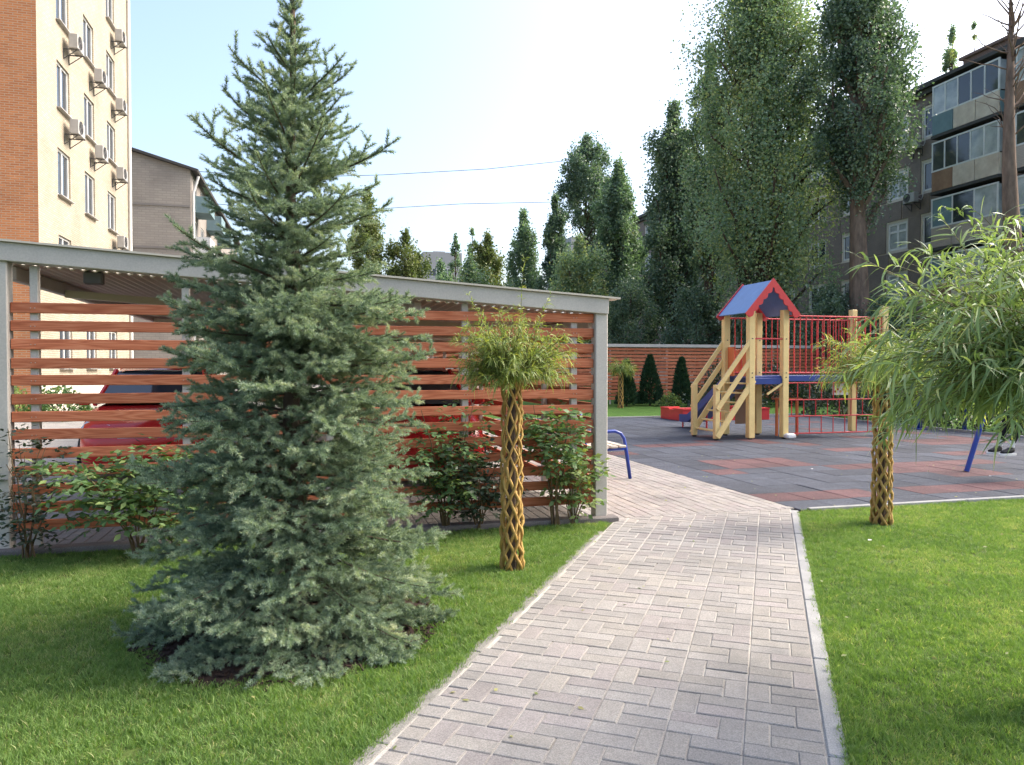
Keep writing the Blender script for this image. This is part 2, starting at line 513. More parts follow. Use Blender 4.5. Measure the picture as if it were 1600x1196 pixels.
    def slab(self, pts, thick):
        """flat plate from a planar 3D outline, thickened along its normal"""
        P = [Vector(p) for p in pts]
        n = Vector((0, 0, 0))
        for i in range(len(P)):
            n += P[i].cross(P[(i + 1) % len(P)])
        n.normalize()
        b = len(self.v)
        k = len(P)
        for p in P:
            q = p + n * thick / 2
            self.v.append((q.x, q.y, q.z))
        for p in P:
            q = p - n * thick / 2
            self.v.append((q.x, q.y, q.z))
        self.f.append(tuple(b + i for i in range(k)))
        self.f.append(tuple(b + k + i for i in range(k - 1, -1, -1)))
        for i in range(k):
            j = (i + 1) % k
            self.f.append((b + i, b + k + i, b + k + j, b + j))
        return self

    def mesh(self, name, material, smooth=False):
        me = bpy.data.meshes.new(name)
        me.from_pydata(self.v, [], self.f)
        me.update()
        me.materials.append(material)
        if smooth:
            me.polygons.foreach_set('use_smooth', np.ones(len(me.polygons), dtype=bool))
        return me

    def build(self, name, material, parent=None, smooth=False):
        return link(bpy.data.objects.new(name, self.mesh(name, material, smooth)), parent)


def add(name, me, parent=None, loc=None, rot=None):
    o = link(bpy.data.objects.new(name, me), parent)
    if loc is not None:
        o.location = loc
    if rot is not None:
        o.rotation_euler = rot
    return o


def unit(a):
    return a / np.maximum(np.linalg.norm(a, axis=-1, keepdims=True), 1e-9)


def rand_dirs(n):
    return unit(rng.normal(size=(n, 3)))


def leaf_quads(P, D, N, L, W, fold=0.15):
    """pointed oval leaves: base P, direction D, face normal about N, length L, width W -> two quads meeting on the midrib"""
    D = unit(D)
    side = unit(np.cross(D, N))
    nn = np.cross(side, D)
    L = np.asarray(L)[:, None]
    W = np.asarray(W)[:, None]
    mid = P + D * L * 0.45 - nn * W * fold
    a = P + D * L * 0.42 + side * W * 0.5
    c = P + D * L * 0.42 - side * W * 0.5
    tip = P + D * L - nn * L * 0.08
    n = len(P)
    V = np.stack([P, a, tip, mid, c], axis=1).reshape(-1, 3)
    i = np.arange(n)[:, None] * 5
    F = np.concatenate([i + np.array([[0, 3, 2, 1]]), i + np.array([[0, 4, 2, 3]])])
    return V, F


def leaf_strips(P, D, L, W, droop, curl, seg=4):
    """long narrow leaves that arch over; droop and curl are sideways bends in fractions of L"""
    n = len(P)
    D = unit(D)
    up = np.tile(np.array([0, 0, 1.0]), (n, 1)) + rng.normal(0, 0.35, (n, 3))
    side = unit(np.cross(D, up))
    nn = np.cross(side, D)
    L = np.asarray(L)
    W = np.asarray(W)
    prof = {4: [0.35, 0.95, 1.0, 0.6, 0.03], 3: [0.4, 1.0, 0.75, 0.03]}[seg]
    tw = rng.uniform(-0.8, 0.8, n)
    VV = []
    for k in range(seg + 1):
        t = k / seg
        c = P + D * (L * t * (1 - 0.25 * np.abs(droop) * t))[:, None] + np.array([0, 0, -1.0]) * (L * droop * t * t)[:, None] + side * (L * curl * t * t)[:, None]
        a = tw * t
        s2 = side * np.cos(a)[:, None] + nn * np.sin(a)[:, None]
        w = (W * prof[k] * 0.5)[:, None]
        VV += [c - s2 * w, c + s2 * w]
    k2 = 2 * (seg + 1)
    V = np.stack(VV, axis=1).reshape(-1, 3)
    i = np.arange(n)[:, None] * k2
    F = np.concatenate([i + np.array([[2 * k, 2 * k + 1, 2 * k + 3, 2 * k + 2]]) for k in range(seg)])
    return V, F

# ------------------------------------------------------------------ the setting: ground, lawns, paving
def clip(poly, a, b, c):
    """keep the part of a polygon where a*x + b*y <= c"""
    out = []
    for i in range(len(poly)):
        p, q = poly[i], poly[(i + 1) % len(poly)]
        dp, dq = a * p[0] + b * p[1] - c, a * q[0] + b * q[1] - c
        if dp <= 0:
            out.append(p)
        if (dp < 0 < dq) or (dq < 0 < dp):
            t = dp / (dp - dq)
            out.append((p[0] + (q[0] - p[0]) * t, p[1] + (q[1] - p[1]) * t))
    return out


def area(poly):
    return 0.5 * sum(poly[i][0] * poly[(i + 1) % len(poly)][1] - poly[(i + 1) % len(poly)][0] * poly[i][1] for i in range(len(poly)))


def sheet(name, poly, z, material, kind='structure', parent=None):
    m = MB()
    m.poly3([(x, y, z) for x, y in poly])
    o = m.build(name, material, parent)
    if kind:
        o['kind'] = kind
    return o


def view_u(a, b):
    X = a * math.cos(YAW) - b * math.sin(YAW)
    Y = a * math.sin(YAW) + b * math.cos(YAW)
    return X, Y


def in_view(a, b):
    X, Y = view_u(a, b)
    return Y > 2.45 and abs(X) < 0.72 * Y


sheet('ground', [(-600, -600), (600, -600), (600, 900), (-600, 900)], -0.03, M['ground'])

PD = (0.559, 0.829)                 # along the path
PN = (0.829, -0.559)                # to its right
PO = (1.55, 4.78)                   # a point on its left edge


def pw(p, q):
    return (PO[0] + p * PN[0] + q * PD[0], PO[1] + p * PN[1] + q * PD[1])


FY = 6.75                           # line of the carport's slatted end
lawn_l = clip([(-9, -4), (9, -4), (9, 6.60), (-9, 6.60)], PN[0], PN[1], PO[0] * PN[0] + PO[1] * PN[1] + 0.03)
lawn_r = clip([(-9, -4), (16, -4), (16, 6.60), (-9, 6.60)], -PN[0], -PN[1], -(PO[0] * PN[0] + PO[1] * PN[1] + 1.66))
lawn_left = sheet('lawn', lawn_l, 0.0, M['soil'])
lawn_right = sheet('lawn', lawn_r, 0.0, M['soil'])
lawn_back = sheet('lawn', [(2.7, 20.1), (30, 20.1), (30, 60), (2.7, 60)], 0.005, M['far_grass'])
lawn_side = sheet('lawn', [(14.45, -4), (30, -4), (30, 20.1), (14.45, 20.1)], 0.003, M['far_grass'])
drive = sheet('driveway', [(-60, 6.78), (2.62, 6.78), (2.62, 70), (-60, 70)], -0.002, M['paver_c'])


def brick_mesh(w, l, material, key=[0]):
    m = MB()
    j = 0.0024
    m.cbox(0, 0, 0.0, w - 2 * j, l - 2 * j, 0.06, 0.0035)
    return m.mesh('paver', material)


PM = [M['paver'], M['paver'], M['paver_b'], M['paver_c'], M['paver']]
BR = [brick_mesh(0.1, 0.2, m_) for m_ in PM]
ZP = 0.006                          # the top of the paving above the lawn's soil


def lay(rects, parent, ang, keep, limit=300):
    """rects: (cx, cy, w, l, turned, polygon or None). Whole bricks share a mesh; cut ones have their own."""
    seen = [r for r in rects if in_view(r[0], r[1])]
    seen.sort(key=lambda r: r[0] ** 2 + r[1] ** 2)
    own = set(id(r) for r in seen[:limit])
    bulk = [MB() for _ in PM]
    for r in rects:
        cx, cy, turned, poly = r
        k = random.randrange(len(PM))
        dz = random.gauss(0, 0.0012)
        if id(r) in own:
            if poly is None:
                o = add('paver', BR[k], parent, (cx, cy, ZP - 0.03 + dz),
                        (random.gauss(0, 0.005), random.gauss(0, 0.005), ang + (math.pi / 2 if turned else 0) + random.gauss(0, 0.006)))
            else:
                m = MB()
                m.prism([(x - cx, y - cy) for x, y in poly], -0.03, 0.03, 0.004)
                o = add('paver', m.mesh('cut_paver', PM[k]), parent, (cx, cy, ZP - 0.03 + dz))
        else:
            if poly is None:
                rot = Matrix.Rotation(ang + (math.pi / 2 if turned else 0), 3, 'Z')
                bulk[k].cbox(cx, cy, ZP - 0.03 + dz, 0.093, 0.193, 0.06, 0.005, rot)
            else:
                bulk[k].prism(poly, ZP - 0.06 + dz, ZP + dz, 0.004)
    for b_, pm in zip(bulk, PM):
        if b_.v:
            o = b_.build('far_pavers', pm, parent)
            o['kind'] = 'stuff'


def shrink(poly, j=0.0035):
    cx = sum(p[0] for p in poly) / len(poly)
    cy = sum(p[1] for p in poly) / len(poly)
    out = []
    for x, y in poly:
        d = math.hypot(x - cx, y - cy)
        k = max(0.1, 1 - j * 1.3 / max(d, 1e-4))
        out.append((cx + (x - cx) * k, cy + (y - cy) * k))
    return out


# the path: strips of two laid across to one laid along, swapped row by row
pang = math.atan2(PD[1], PD[0]) - math.pi / 2
path_poly = clip([pw(-0.01, -6), pw(1.606, -6), pw(1.606, 6), pw(-0.01, 6)], 0, 1, FY)
path = sheet('path', path_poly, ZP - 0.0055, M['sand'])
rects = []


def path_brick(p, q, w, l):
    poly = [pw(p, q), pw(p + w, q), pw(p + w, q + l), pw(p, q + l)]
    c = pw(p + w / 2, q + l / 2)
    if all(y <= FY for _, y in poly):
        if abs(w * l - 0.02) < 1e-6:
            rects.append((c[0], c[1], w > l, None))
        else:
            rects.append((c[0], c[1], False, shrink(poly)))
    else:
        cl = clip(poly, 0, 1, FY)
        if len(cl) > 2 and abs(area(cl)) > 0.002:
            cc = (sum(x for x, _ in cl) / len(cl), sum(y for _, y in cl) / len(cl))
            rects.append((cc[0], cc[1], False, shrink(cl)))


for i in range(52):
    q = -5.4 + 0.2 * i
    wl = random.uniform(0.085, 0.115)
    path_brick(0.10 - wl, q, wl, 0.1)
    path_brick(0.10 - random.uniform(0.12, 0.16), q + 0.1, 0.135, 0.1) if False else path_brick(0.10 - wl, q + 0.1, wl, 0.1)
    for s_ in range(5):
        p = 0.10 + 0.3 * s_
        if (i + s_) % 2 == 0:
            path_brick(p, q, 0.1, 0.2)
            path_brick(p + 0.1, q, 0.2, 0.1)
            path_brick(p + 0.1, q + 0.1, 0.2, 0.1)
        else:
            path_brick(p, q, 0.2, 0.1)
            path_brick(p, q + 0.1, 0.2, 0.1)
            path_brick(p + 0.2, q, 0.1, 0.2)
lay(rects, path, pang, None)

# the walkway beside the carport: running bond along the carport
walk = sheet('walkway', [(2.62, FY), (4.86, FY), (4.86, 20.1), (2.62, 20.1)], ZP - 0.0055, M['sand'])
rects = []
for i in range(22):
    for k in range(67):
        a0, b0 = 2.66 + 0.1 * i, FY + 0.2 * k - (0.1 if i % 2 else 0.0)
        poly = [(a0, b0), (a0 + 0.1, b0), (a0 + 0.1, b0 + 0.2), (a0, b0 + 0.2)]
        if b0 < FY:
            poly = clip(poly, 0, -1, -FY)
            rects.append((a0 + 0.05, b0 + 0.15, False, shrink(poly)))
        else:
            rects.append((a0 + 0.05, b0 + 0.1, False, None))
lay(rects, walk, 0.0, None)

# pavers of the drive just behind the slats
m = MB()
for i in range(58):
    for k in range(14):
        m.cbox(-3.1 + 0.1 * i, 6.9 + 0.2 * k - (0.1 if i % 2 else 0), -0.026 + random.gauss(0, 0.001), 0.092, 0.193, 0.06, 0.005)
o = m.build('drive_pavers', M['paver_c'], drive)
o['kind'] = 'stuff'

# kerbs
kerb = sheet('kerb', [pw(1.602, -6), pw(1.678, -6), pw(1.678, 3.4), pw(1.602, 3.4)], -0.001, M['kerb'])
km = MB()
km.cbox(0, 0, 0, 0.074, 0.992, 0.08, 0.006)
km = km.mesh('kerb_stone', M['kerb'])
for i in range(9):
    c = pw(1.641, -5.2 + i * 1.0 - 0.5 + 0.40)
    add('kerb_stone', km, kerb, (c[0], c[1], -0.030 + random.gauss(0, 0.001)), (0, 0, pang + random.gauss(0, 0.002)))
kml = MB().cbox(0, 0, 0, 0.074, 0.992, 0.08, 0.006).mesh('kerb_stone', M['kerb_worn'])
for i in range(9):
    c = pw(-0.045, -5.2 + i * 1.0 - 0.5 - 0.06)
    if c[1] < 6.3:
        add('kerb_stone', kml, kerb, (c[0], c[1], -0.034 + random.gauss(0, 0.001)), (0, 0, pang + random.gauss(0, 0.003)))
km2 = MB()
km2.cbox(0, 0, 0, 0.995, 0.06, 0.08, 0.006)
km2 = km2.mesh('kerb_stone', M['kerb'])
for i in range(10):
    add('kerb_stone', km2, kerb, (5.42 + i * 1.0, 6.61, -0.008), None)
km3 = MB()
km3.cbox(0, 0, 0, 0.08, 0.995, 0.1, 0.006)
km3 = km3.mesh('kerb_stone', M['kerb'])
for i in range(13):
    add('kerb_stone', km3, kerb, (14.41, 7.2 + i * 1.0, 0.0), None)
km4 = MB()
km4.cbox(0, 0, 0, 0.995, 0.08, 0.1, 0.006)
km4 = km4.mesh('kerb_stone', M['kerb'])
for i in range(12):
    add('kerb_stone', km4, kerb, (3.2 + i * 1.0, 20.15, 0.0), None)

# rubber tiles of the play area
play = sheet('playground', [(4.87, 6.64), (14.37, 6.64), (14.37, 20.1), (4.87, 20.1)], -0.006, M['joint'])
T = 0.5


def tile_mesh(material):
    m = MB()
    m.cbox(0, 0, 0, T - 0.006, T - 0.006, 0.04, 0.006)
    return m.mesh('rubber_tile', material)


TG, TR = tile_mesh(M['rubber']), tile_mesh(M['rubber_red'])
red = set()
for (a0, a1, b0, b1) in ((4.9, 6.4, 7.15, 7.6), (7.1, 8.6, 7.15, 7.6), (8.0, 9.2, 8.7, 9.4), (9.4, 10.3, 9.2, 9.6), (7.5, 8.1, 9.3, 9.7), (5.7, 7.3, 9.9, 10.3),
                         (5.2, 5.6, 9.3, 9.7), (6.0, 7.2, 12.6, 12.9), (11.6, 13.2, 11.8, 12.3), (5.1, 5.5, 11.8, 12.2), (8.3, 9.4, 8.2, 8.6), (10.6, 11.5, 10.2, 10.6), (9.0, 9.9, 11.2, 11.6)):
    for i in range(19):
        for k in range(27):
            if a0 - 0.05 < 4.87 + T * (i + 0.5) < a1 + 0.05 and b0 - 0.15 < 6.64 + T * (k + 0.5) < b1 + 0.15:
                red.add((i, k))
for _ in range(22):
    red.add((random.randrange(19), random.randrange(9, 27)))
cells = [(4.87 + T * (i + 0.5), 6.64 + T * (k + 0.5), (i, k) in red) for i in range(19) for k in range(27) if 6.64 + T * (k + 1) < 20.2]
seen = sorted((c for c in cells if in_view(c[0], c[1])), key=lambda c: c[0] ** 2 + c[1] ** 2)[:298]
own = set(seen)
bulk = {True: MB(), False: MB()}
for c in cells:
    dz = random.gauss(0, 0.0012)
    if c in own:
        add('rubber_tile', TR if c[2] else TG, play, (c[0], c[1], -0.016 + dz), (random.gauss(0, 0.002), random.gauss(0, 0.002), 0))
    else:
        bulk[c[2]].cbox(c[0], c[1], -0.016 + dz, T - 0.006, T - 0.006, 0.04, 0.006)
for k, mm in ((True, M['rubber_red']), (False, M['rubber'])):
    o = bulk[k].build('far_rubber_tiles', mm, play)
    o['kind'] = 'stuff'

# ------------------------------------------------------------------ carport with its slatted end wall
CX0, CX1, CY1 = -2.36, 2.68, 24.0


def roof_z(a):                      # top of the edge beam falls to the right
    return 2.47 + (a - CX0) / (CX1 - CX0) * (2.14 - 2.47)


cp = root('carport', 'long grey steel carport with sheet roof falling to the right', 'carport', (0, 0, 0))
for yb in (FY, 12.5, 18.2, CY1):
    for x in ((CX0, CX1) if yb in (FY, CY1) else (CX1,)):
        m = MB()
        m.cbox(x, yb, roof_z(x) / 2 - 0.01, 0.125, 0.125, roof_z(x) - 0.02, 0.008)
        o = m.build('post', M['steel'], cp)
        m = MB()
        m.cbox(x, yb, 0.006, 0.22, 0.22, 0.014, 0.003)
        m.build('base_plate', M['steel'], o)
    m = MB()                        # edge beam with a thin top flange
    y = yb - 0.012 if yb == FY else yb
    m.beam((CX0 - 0.0625, y, roof_z(CX0) - 0.085), (CX1 + 0.0625, y, roof_z(CX1) - 0.085), 0.155, 0.15, ch=0.006)
    o = m.build('edge_beam' if yb == FY else 'rafter', M['steel'], cp)
    if yb == FY:
        m = MB()
        m.beam((CX0 - 0.14, y, roof_z(CX0) + 0.002), (CX1 + 0.17, y, roof_z(CX1) - 0.008), 0.21, 0.016)
        m.build('flange', M['sheet'], o)
# ribbed roof sheet
prof = []
n = 120
for i in range(n):
    x = CX0 - 0.05 + (CX1 - CX0 + 0.1) * i / (n - 1)
    prof.append((x, roof_z(x) - 0.175 + (0.020 if (i % 2) else 0.0)))
st = []
for i in range(n - 1):
    (x0, z0), (x1, z1) = prof[i], prof[i + 1]
    dx = (x1 - x0)
    st += [(x0 + 0.18 * dx, z0), (x1 - 0.18 * dx, z1)]
m = MB()
for y in (FY + 0.10, CY1):
    for x, z in st:
        m.v.append((x, y, z + 0.012))
    for x, z in st:
        m.v.append((x, y, z))
k = len(st)
for i in range(k - 1):
    m.f.append((i, i + 1, 2 * k + i + 1, 2 * k + i))
    m.f.append((k + i + 1, k + i, 3 * k + i, 3 * k + i + 1))
    m.f.append((i + 1, i, k + i, k + i + 1))
m.build('roof_sheet', M['sheet'], cp)
for x in (CX0 + 0.02, -0.7, 0.95, CX1 - 0.02):
    m = MB()
    zz = roof_z(x) - 0.235
    m.cbox(x, (FY + 0.12 + CY1) / 2, zz, 0.07, CY1 - FY - 0.2, 0.11, 0.006)
    m.build('purlin', M['steel'], cp)
for i in range(8):
    m = MB()
    yy = FY + 1.4 + i * 2.1
    m.beam((CX0 + 0.06, yy, roof_z(CX0) - 0.285), (CX1 - 0.06, yy, roof_z(CX1) - 0.285), 0.06, 0.07)
    m.build('cross_rail', M['sheet'], cp)
m = MB()                            # lamp junction box under the beam
m.cbox(CX0 + 0.62, FY + 0.16, roof_z(CX0) - 0.26, 0.14, 0.1, 0.1, 0.01)
m.build('junction_box', M['steel_dark'], cp)


def slat_fence(name, label, p0, p1, nb, z0, pitch, h, posts, cap=None, first_split=None, screws=True, group=None):
    """horizontal boards on steel posts between two ground points"""
    p0, p1 = Vector(p0), Vector(p1)
    L = (p1 - p0).length
    ang = math.atan2((p1 - p0).y, (p1 - p0).x)
    f = root(name, label, 'fence', p0, ang, group)
    splits = [0.0] + (first_split or []) + [L]
    cache = {}
    for a0, a1 in zip(splits[:-1], splits[1:]):
        for i in range(nb):
            w = a1 - a0 - 0.006
            key = round(w, 3)
            if key not in cache:
                m = MB()
                m.cbox(0, 0, 0, w, 0.024, h, 0.004)
                cache[key] = m.mesh('board', M['board'])
            add('board', cache[key], f, ((a0 + a1) / 2, random.gauss(0, 0.0015), z0 + pitch * i + h / 2 + random.gauss(0, 0.002)), (random.gauss(0, 0.01), random.gauss(0, 0.0012), 0))
    top = z0 + pitch * (nb - 1) + h
    for x, ph in posts:
        m = MB()
        m.cbox(x, 0.046, (ph or top) / 2, 0.06, 0.06, (ph or top), 0.004)
        po = m.build('post', M['steel'], f)
        if screws:
            m = MB()
            for i in range(nb):
                for dx in (-0.015, 0.015):
                    m.tube([(x + dx, -0.010, z0 + pitch * i + h / 2), (x + dx, -0.0165, z0 + pitch * i + h / 2)], 0.004, 6)
            m.build('screws', M['screw'], po)['kind'] = 'stuff'
    if cap:
        m = MB()
        m.cbox(L / 2, 0.01, top + cap[0], L + 0.1, cap[1], cap[2], 0.005)
        m.build('cap_rail', M['steel'], f)
    return f


LF = CX1 - CX0 - 0.13
fence_front = slat_fence('slat_fence', 'reddish brown board screen under the carport beam behind the spruce', (CX0 + 0.065, FY - 0.01, 0), (CX1 - 0.065, FY - 0.01, 0), 13, 0.168, 0.1445, 0.084,
                         [(0.16, 2.28), (1.28, 2.21), (2.45, 2.13), (3.66, 2.06), (4.72, 1.985)], None, [2.45])
slat_fence('slat_fence', 'brown board side wall of the carport along the walkway', (CX1, FY + 0.12, 0), (CX1, CY1, 0), 13, 0.165, 0.1445, 0.092,
           [(x, 1.98) for x in (1.5, 3.2, 4.9, 6.6, 8.3, 10.0, 11.7, 13.4, 15.1)], None, [2.8, 5.6, 8.4, 11.2, 14.0], screws=False)
m = MB()
m.cbox((CX0 + CX1) / 2 - 2.0, FY - 0.075, 0.005, CX1 - CX0 + 4.3, 0.15, 0.09, 0.01)
o = tag(m.build('plinth', M['plinth'], None), kind='structure')

# the fence at the far side of the yard
BF = 28.0
slat_fence('slat_fence', 'far brown board fence with pale cap behind the small conifers', (4.0, BF, 0), (34.0, BF, 0), 15, 0.18, 0.142, 0.108,
           [(0.1 + 2.5 * i, 2.40) for i in range(13)], (0.09, 0.2, 0.12), [5.0, 10.0, 15.0, 20.0, 25.0], screws=False)


# ------------------------------------------------------------------ grass
def inside(poly, P):
    x, y = P[:, 0], P[:, 1]
    r = np.zeros(len(P), bool)
    n = len(poly)
    for i in range(n):
        x0, y0 = poly[i]
        x1, y1 = poly[(i + 1) % n]
        c = ((y0 > y) != (y1 > y)) & (x < (x1 - x0) * (y - y0) / (y1 - y0 + 1e-12) + x0)
        r ^= c
    return r


SPRUCE = (-0.10, 4.40)
WILLOW_A = (1.41, 5.27)
WILLOW_B = (5.18, 5.88)
WILLOW_C = (3.15, 2.46)


def tuft(seed, nb, rad, hmin, hmax, mu=0.45):
    r = np.random.default_rng(seed)
    a = r.uniform(0, 2 * np.pi, nb)
    rr = rad * np.sqrt(r.uniform(0, 1, nb))
    P = np.stack([rr * np.cos(a), rr * np.sin(a), np.full(nb, -0.004)], 1)
    az = r.uniform(0, 2 * np.pi, nb)
    lean = r.uniform(0.05, 0.7, nb)
    D = np.stack([np.sin(lean) * np.cos(az), np.sin(lean) * np.sin(az), np.cos(lean)], 1)
    L = r.uniform(hmin, hmax, nb)
    W = r.uniform(0.0016, 0.003, nb)
    side = unit(np.cross(D, np.array([0, 0, 1.0]) + r.normal(0, .3, (nb, 3))))
    w = W[:, None] * 0.5
    p1 = P + D * (L * 0.55)[:, None]
    p2 = P + D * (L * 0.95)[:, None] + np.stack([np.cos(az), np.sin(az), -0.25 * np.ones(nb)], 1) * (L * 0.22)[:, None]
    V = np.stack([P - side * w, P + side * w, p1 + side * w * 0.9, p1 - side * w * 0.9, p2], 1).reshape(-1, 3)
    i = np.arange(nb)[:, None] * 5
    F = np.concatenate([i + np.array([[0, 1, 2]]), i + np.array([[0, 2, 3]]), i + np.array([[3, 2, 4]])])
    t = np.repeat(np.clip(r.normal(mu, 0.2, nb), 0, 1), 5)
    t = np.where(np.repeat(r.uniform(0, 1, nb) < 0.04, 5), 1.0, np.minimum(t, 0.9))
    return fmesh('grass_tuft', V, F, M['grass'], t)


TUFTS = bpy.data.collections.new('grass_tufts')
for i in range(5):
    TUFTS.objects.link(bpy.data.objects.new('grass_tuft_%d' % i, tuft(100 + i, 26, 0.034, 0.018, 0.040)))
for i in (5, 6):                    # dry strawy tufts and dark clover-like ones
    TUFTS.objects.link(bpy.data.objects.new('grass_tuft_%d' % i, tuft(100 + i, 22, 0.036, 0.014, 0.030 if i == 5 else 0.034, 0.85 if i == 5 else 0.12)))


def scatter_group():
    ng = bpy.data.node_groups.new('grass_scatter', 'GeometryNodeTree')
    ng.interface.new_socket('Geometry', in_out='INPUT', socket_type='NodeSocketGeometry')
    ng.interface.new_socket('Geometry', in_out='OUTPUT', socket_type='NodeSocketGeometry')
    gi, go = ng.nodes.new('NodeGroupInput'), ng.nodes.new('NodeGroupOutput')
    ci = ng.nodes.new('GeometryNodeCollectionInfo')
    ci.inputs['Collection'].default_value = TUFTS
    ci.inputs['Separate Children'].default_value = True
    ci.inputs['Reset Children'].default_value = True
    ip = ng.nodes.new('GeometryNodeInstanceOnPoints')
    ip.inputs['Pick Instance'].default_value = True
    ri = ng.nodes.new('GeometryNodeInputNamedAttribute')
    ri.data_type = 'INT'
    ri.inputs['Name'].default_value = 'pick'
    rr = ng.nodes.new('FunctionNodeRandomValue')
    rr.data_type = 'FLOAT_VECTOR'
    rr.inputs[0].default_value = (-0.18, -0.18, 0)
    rr.inputs[1].default_value = (0.18, 0.18, 6.28)
    rs = ng.nodes.new('FunctionNodeRandomValue')
    rs.data_type = 'FLOAT'
    rs.inputs[2].default_value = 0.7
    rs.inputs[3].default_value = 1.35
    rs.inputs['Seed'].default_value = 5
    L = ng.links.new
    L(gi.outputs[0], ip.inputs['Points'])
    L(ci.outputs[0], ip.inputs['Instance'])
    L(ri.outputs[0], ip.inputs['Instance Index'])
    L(rr.outputs[0], ip.inputs['Rotation'])
    L(rs.outputs[1], ip.inputs['Scale'])
    L(ip.outputs[0], go.inputs[0])
    return ng


GN = scatter_group()


def grass(poly, label, box, dens):
    x0, x1, y0, y1 = box
    n = int((x1 - x0) * (y1 - y0) * dens)
    P = np.stack([rng.uniform(x0, x1, n), rng.uniform(y0, y1, n)], 1)
    P = P[inside(poly, P)]
    X = P[:, 0] * math.cos(YAW) - P[:, 1] * math.sin(YAW)
    Y = P[:, 0] * math.sin(YAW) + P[:, 1] * math.cos(YAW)
    ok = (Y > 2.1) & (np.abs(X) < 0.86 * Y + 0.3)
    ok &= rng.uniform(0, 1, len(P)) < np.clip(1.25 - 0.09 * Y, 0.55, 1.0)
    d = np.hypot(P[:, 0] - SPRUCE[0], P[:, 1] - SPRUCE[1])
    th = np.arctan2(P[:, 1] - SPRUCE[1], P[:, 0] - SPRUCE[0])
    ok &= d > 0.74 + 0.05 * np.sin(5 * th) + 0.04 * np.sin(9 * th + 1) + rng.normal(0, 0.02, len(P))
    for w in (WILLOW_A, WILLOW_B, WILLOW_C):
        ok &= np.hypot(P[:, 0] - w[0], P[:, 1] - w[1]) > 0.12 + rng.normal(0, 0.015, len(P))
    P = P[ok]
    me = bpy.data.meshes.new('grass')
    me.vertices.add(len(P))
    me.vertices.foreach_set('co', np.concatenate([P, np.zeros((len(P), 1))], 1).astype(np.float32).ravel())
    me.update()
    x, y = P[:, 0], P[:, 1]
    f = np.sin(2.1 * x + 1.3 * np.sin(1.7 * y)) * np.sin(2.6 * y + 1.1 * np.sin(2.3 * x + 1)) + 0.5 * np.sin(6.1 * x + 2 * np.sin(5 * y)) * np.sin(7 * y + x)
    u = rng.uniform(0, 1, len(P))
    pick = rng.integers(0, 5, len(P))
    pick = np.where((f > 0.35) & (u < 0.34 + 0.2 * f), 5, pick)
    pick = np.where((f < -0.4) & (u < 0.5), 6, pick)
    pick = np.where(u > 0.96, 5, pick)
    me.attributes.new('pick', 'INT', 'POINT').data.foreach_set('value', pick.astype(np.int32))
    o = link(bpy.data.objects.new('grass', me))
    md = o.modifiers.new('scatter', 'NODES')
    md.node_group = GN
    return tag(o, label, 'grass', None, 'stuff')


def rag(poly, side):
    return poly


gl = clip([(-8, 0), (4, 0), (4, 6.62), (-8, 6.62)], PN[0], PN[1], PO[0] * PN[0] + PO[1] * PN[1] - 0.08)
gr = clip([(0, 0), (11, 0), (11, 6.60), (0, 6.60)], -PN[0], -PN[1], -(PO[0] * PN[0] + PO[1] * PN[1] + 1.70))
grass(gl, 'mown green lawn round the spruce left of the path', (-7.5, 4, 0.5, 6.62), 1500)
grass(gr, 'mown green lawn right of the path', (1, 10.5, 0.5, 6.6), 1500)
# ragged fringe over the path's left edge
P = []
for _ in range(700):
    q = random.uniform(-3.2, 2.1)
    p = -0.088 + abs(random.gauss(0, 0.022)) * (1 if random.random() < 0.7 else 0)
    P.append((*pw(p, q), 0.0))
for _ in range(500):
    q = random.uniform(-3.2, 3.1)
    P.append((*pw(1.70 - abs(random.gauss(0, 0.008)), q), 0.0))
me = bpy.data.meshes.new('grass')
me.from_pydata(P, [], [])
me.attributes.new('pick', 'INT', 'POINT').data.foreach_set('value', rng.integers(0, 7, len(P)).astype(np.int32))
o = link(bpy.data.objects.new('grass', me))
o.modifiers.new('scatter', 'NODES').node_group = GN
tag(o, 'loose grass fringe growing over the path edges', 'grass', None, 'stuff')

# ------------------------------------------------------------------ buildings
def facade(m, origin, xdir, holes, W, H, depth, thick_dir, reveal=0.14):
    """wall face W x H with rectangular holes (x0, x1, z0, z1) and their reveals"""
    O, X = Vector(origin), Vector(xdir)
    T_ = Vector(thick_dir)
    xs = sorted(set([0, W] + [h[0] for h in holes] + [h[1] for h in holes]))
    zs = sorted(set([0, H] + [h[2] for h in holes] + [h[3] for h in holes]))
    for i in range(len(xs) - 1):
        for k in range(len(zs) - 1):
            cx, cz = (xs[i] + xs[i + 1]) / 2, (zs[k] + zs[k + 1]) / 2
            if any(h[0] < cx < h[1] and h[2] < cz < h[3] for h in holes):
                continue
            m.poly3([O + X * xs[i] + Vector((0, 0, zs[k])), O + X * xs[i + 1] + Vector((0, 0, zs[k])),
                     O + X * xs[i + 1] + Vector((0, 0, zs[k + 1])), O + X * xs[i] + Vector((0, 0, zs[k + 1]))])
    for x0, x1, z0, z1 in holes:
        c = [O + X * x0 + Vector((0, 0, z0)), O + X * x1 + Vector((0, 0, z0)), O + X * x1 + Vector((0, 0, z1)), O + X * x0 + Vector((0, 0, z1))]
        for i in range(4):
            p, q = c[i], c[(i + 1) % 4]
            m.poly3([p, p + T_ * reveal, q + T_ * reveal, q])


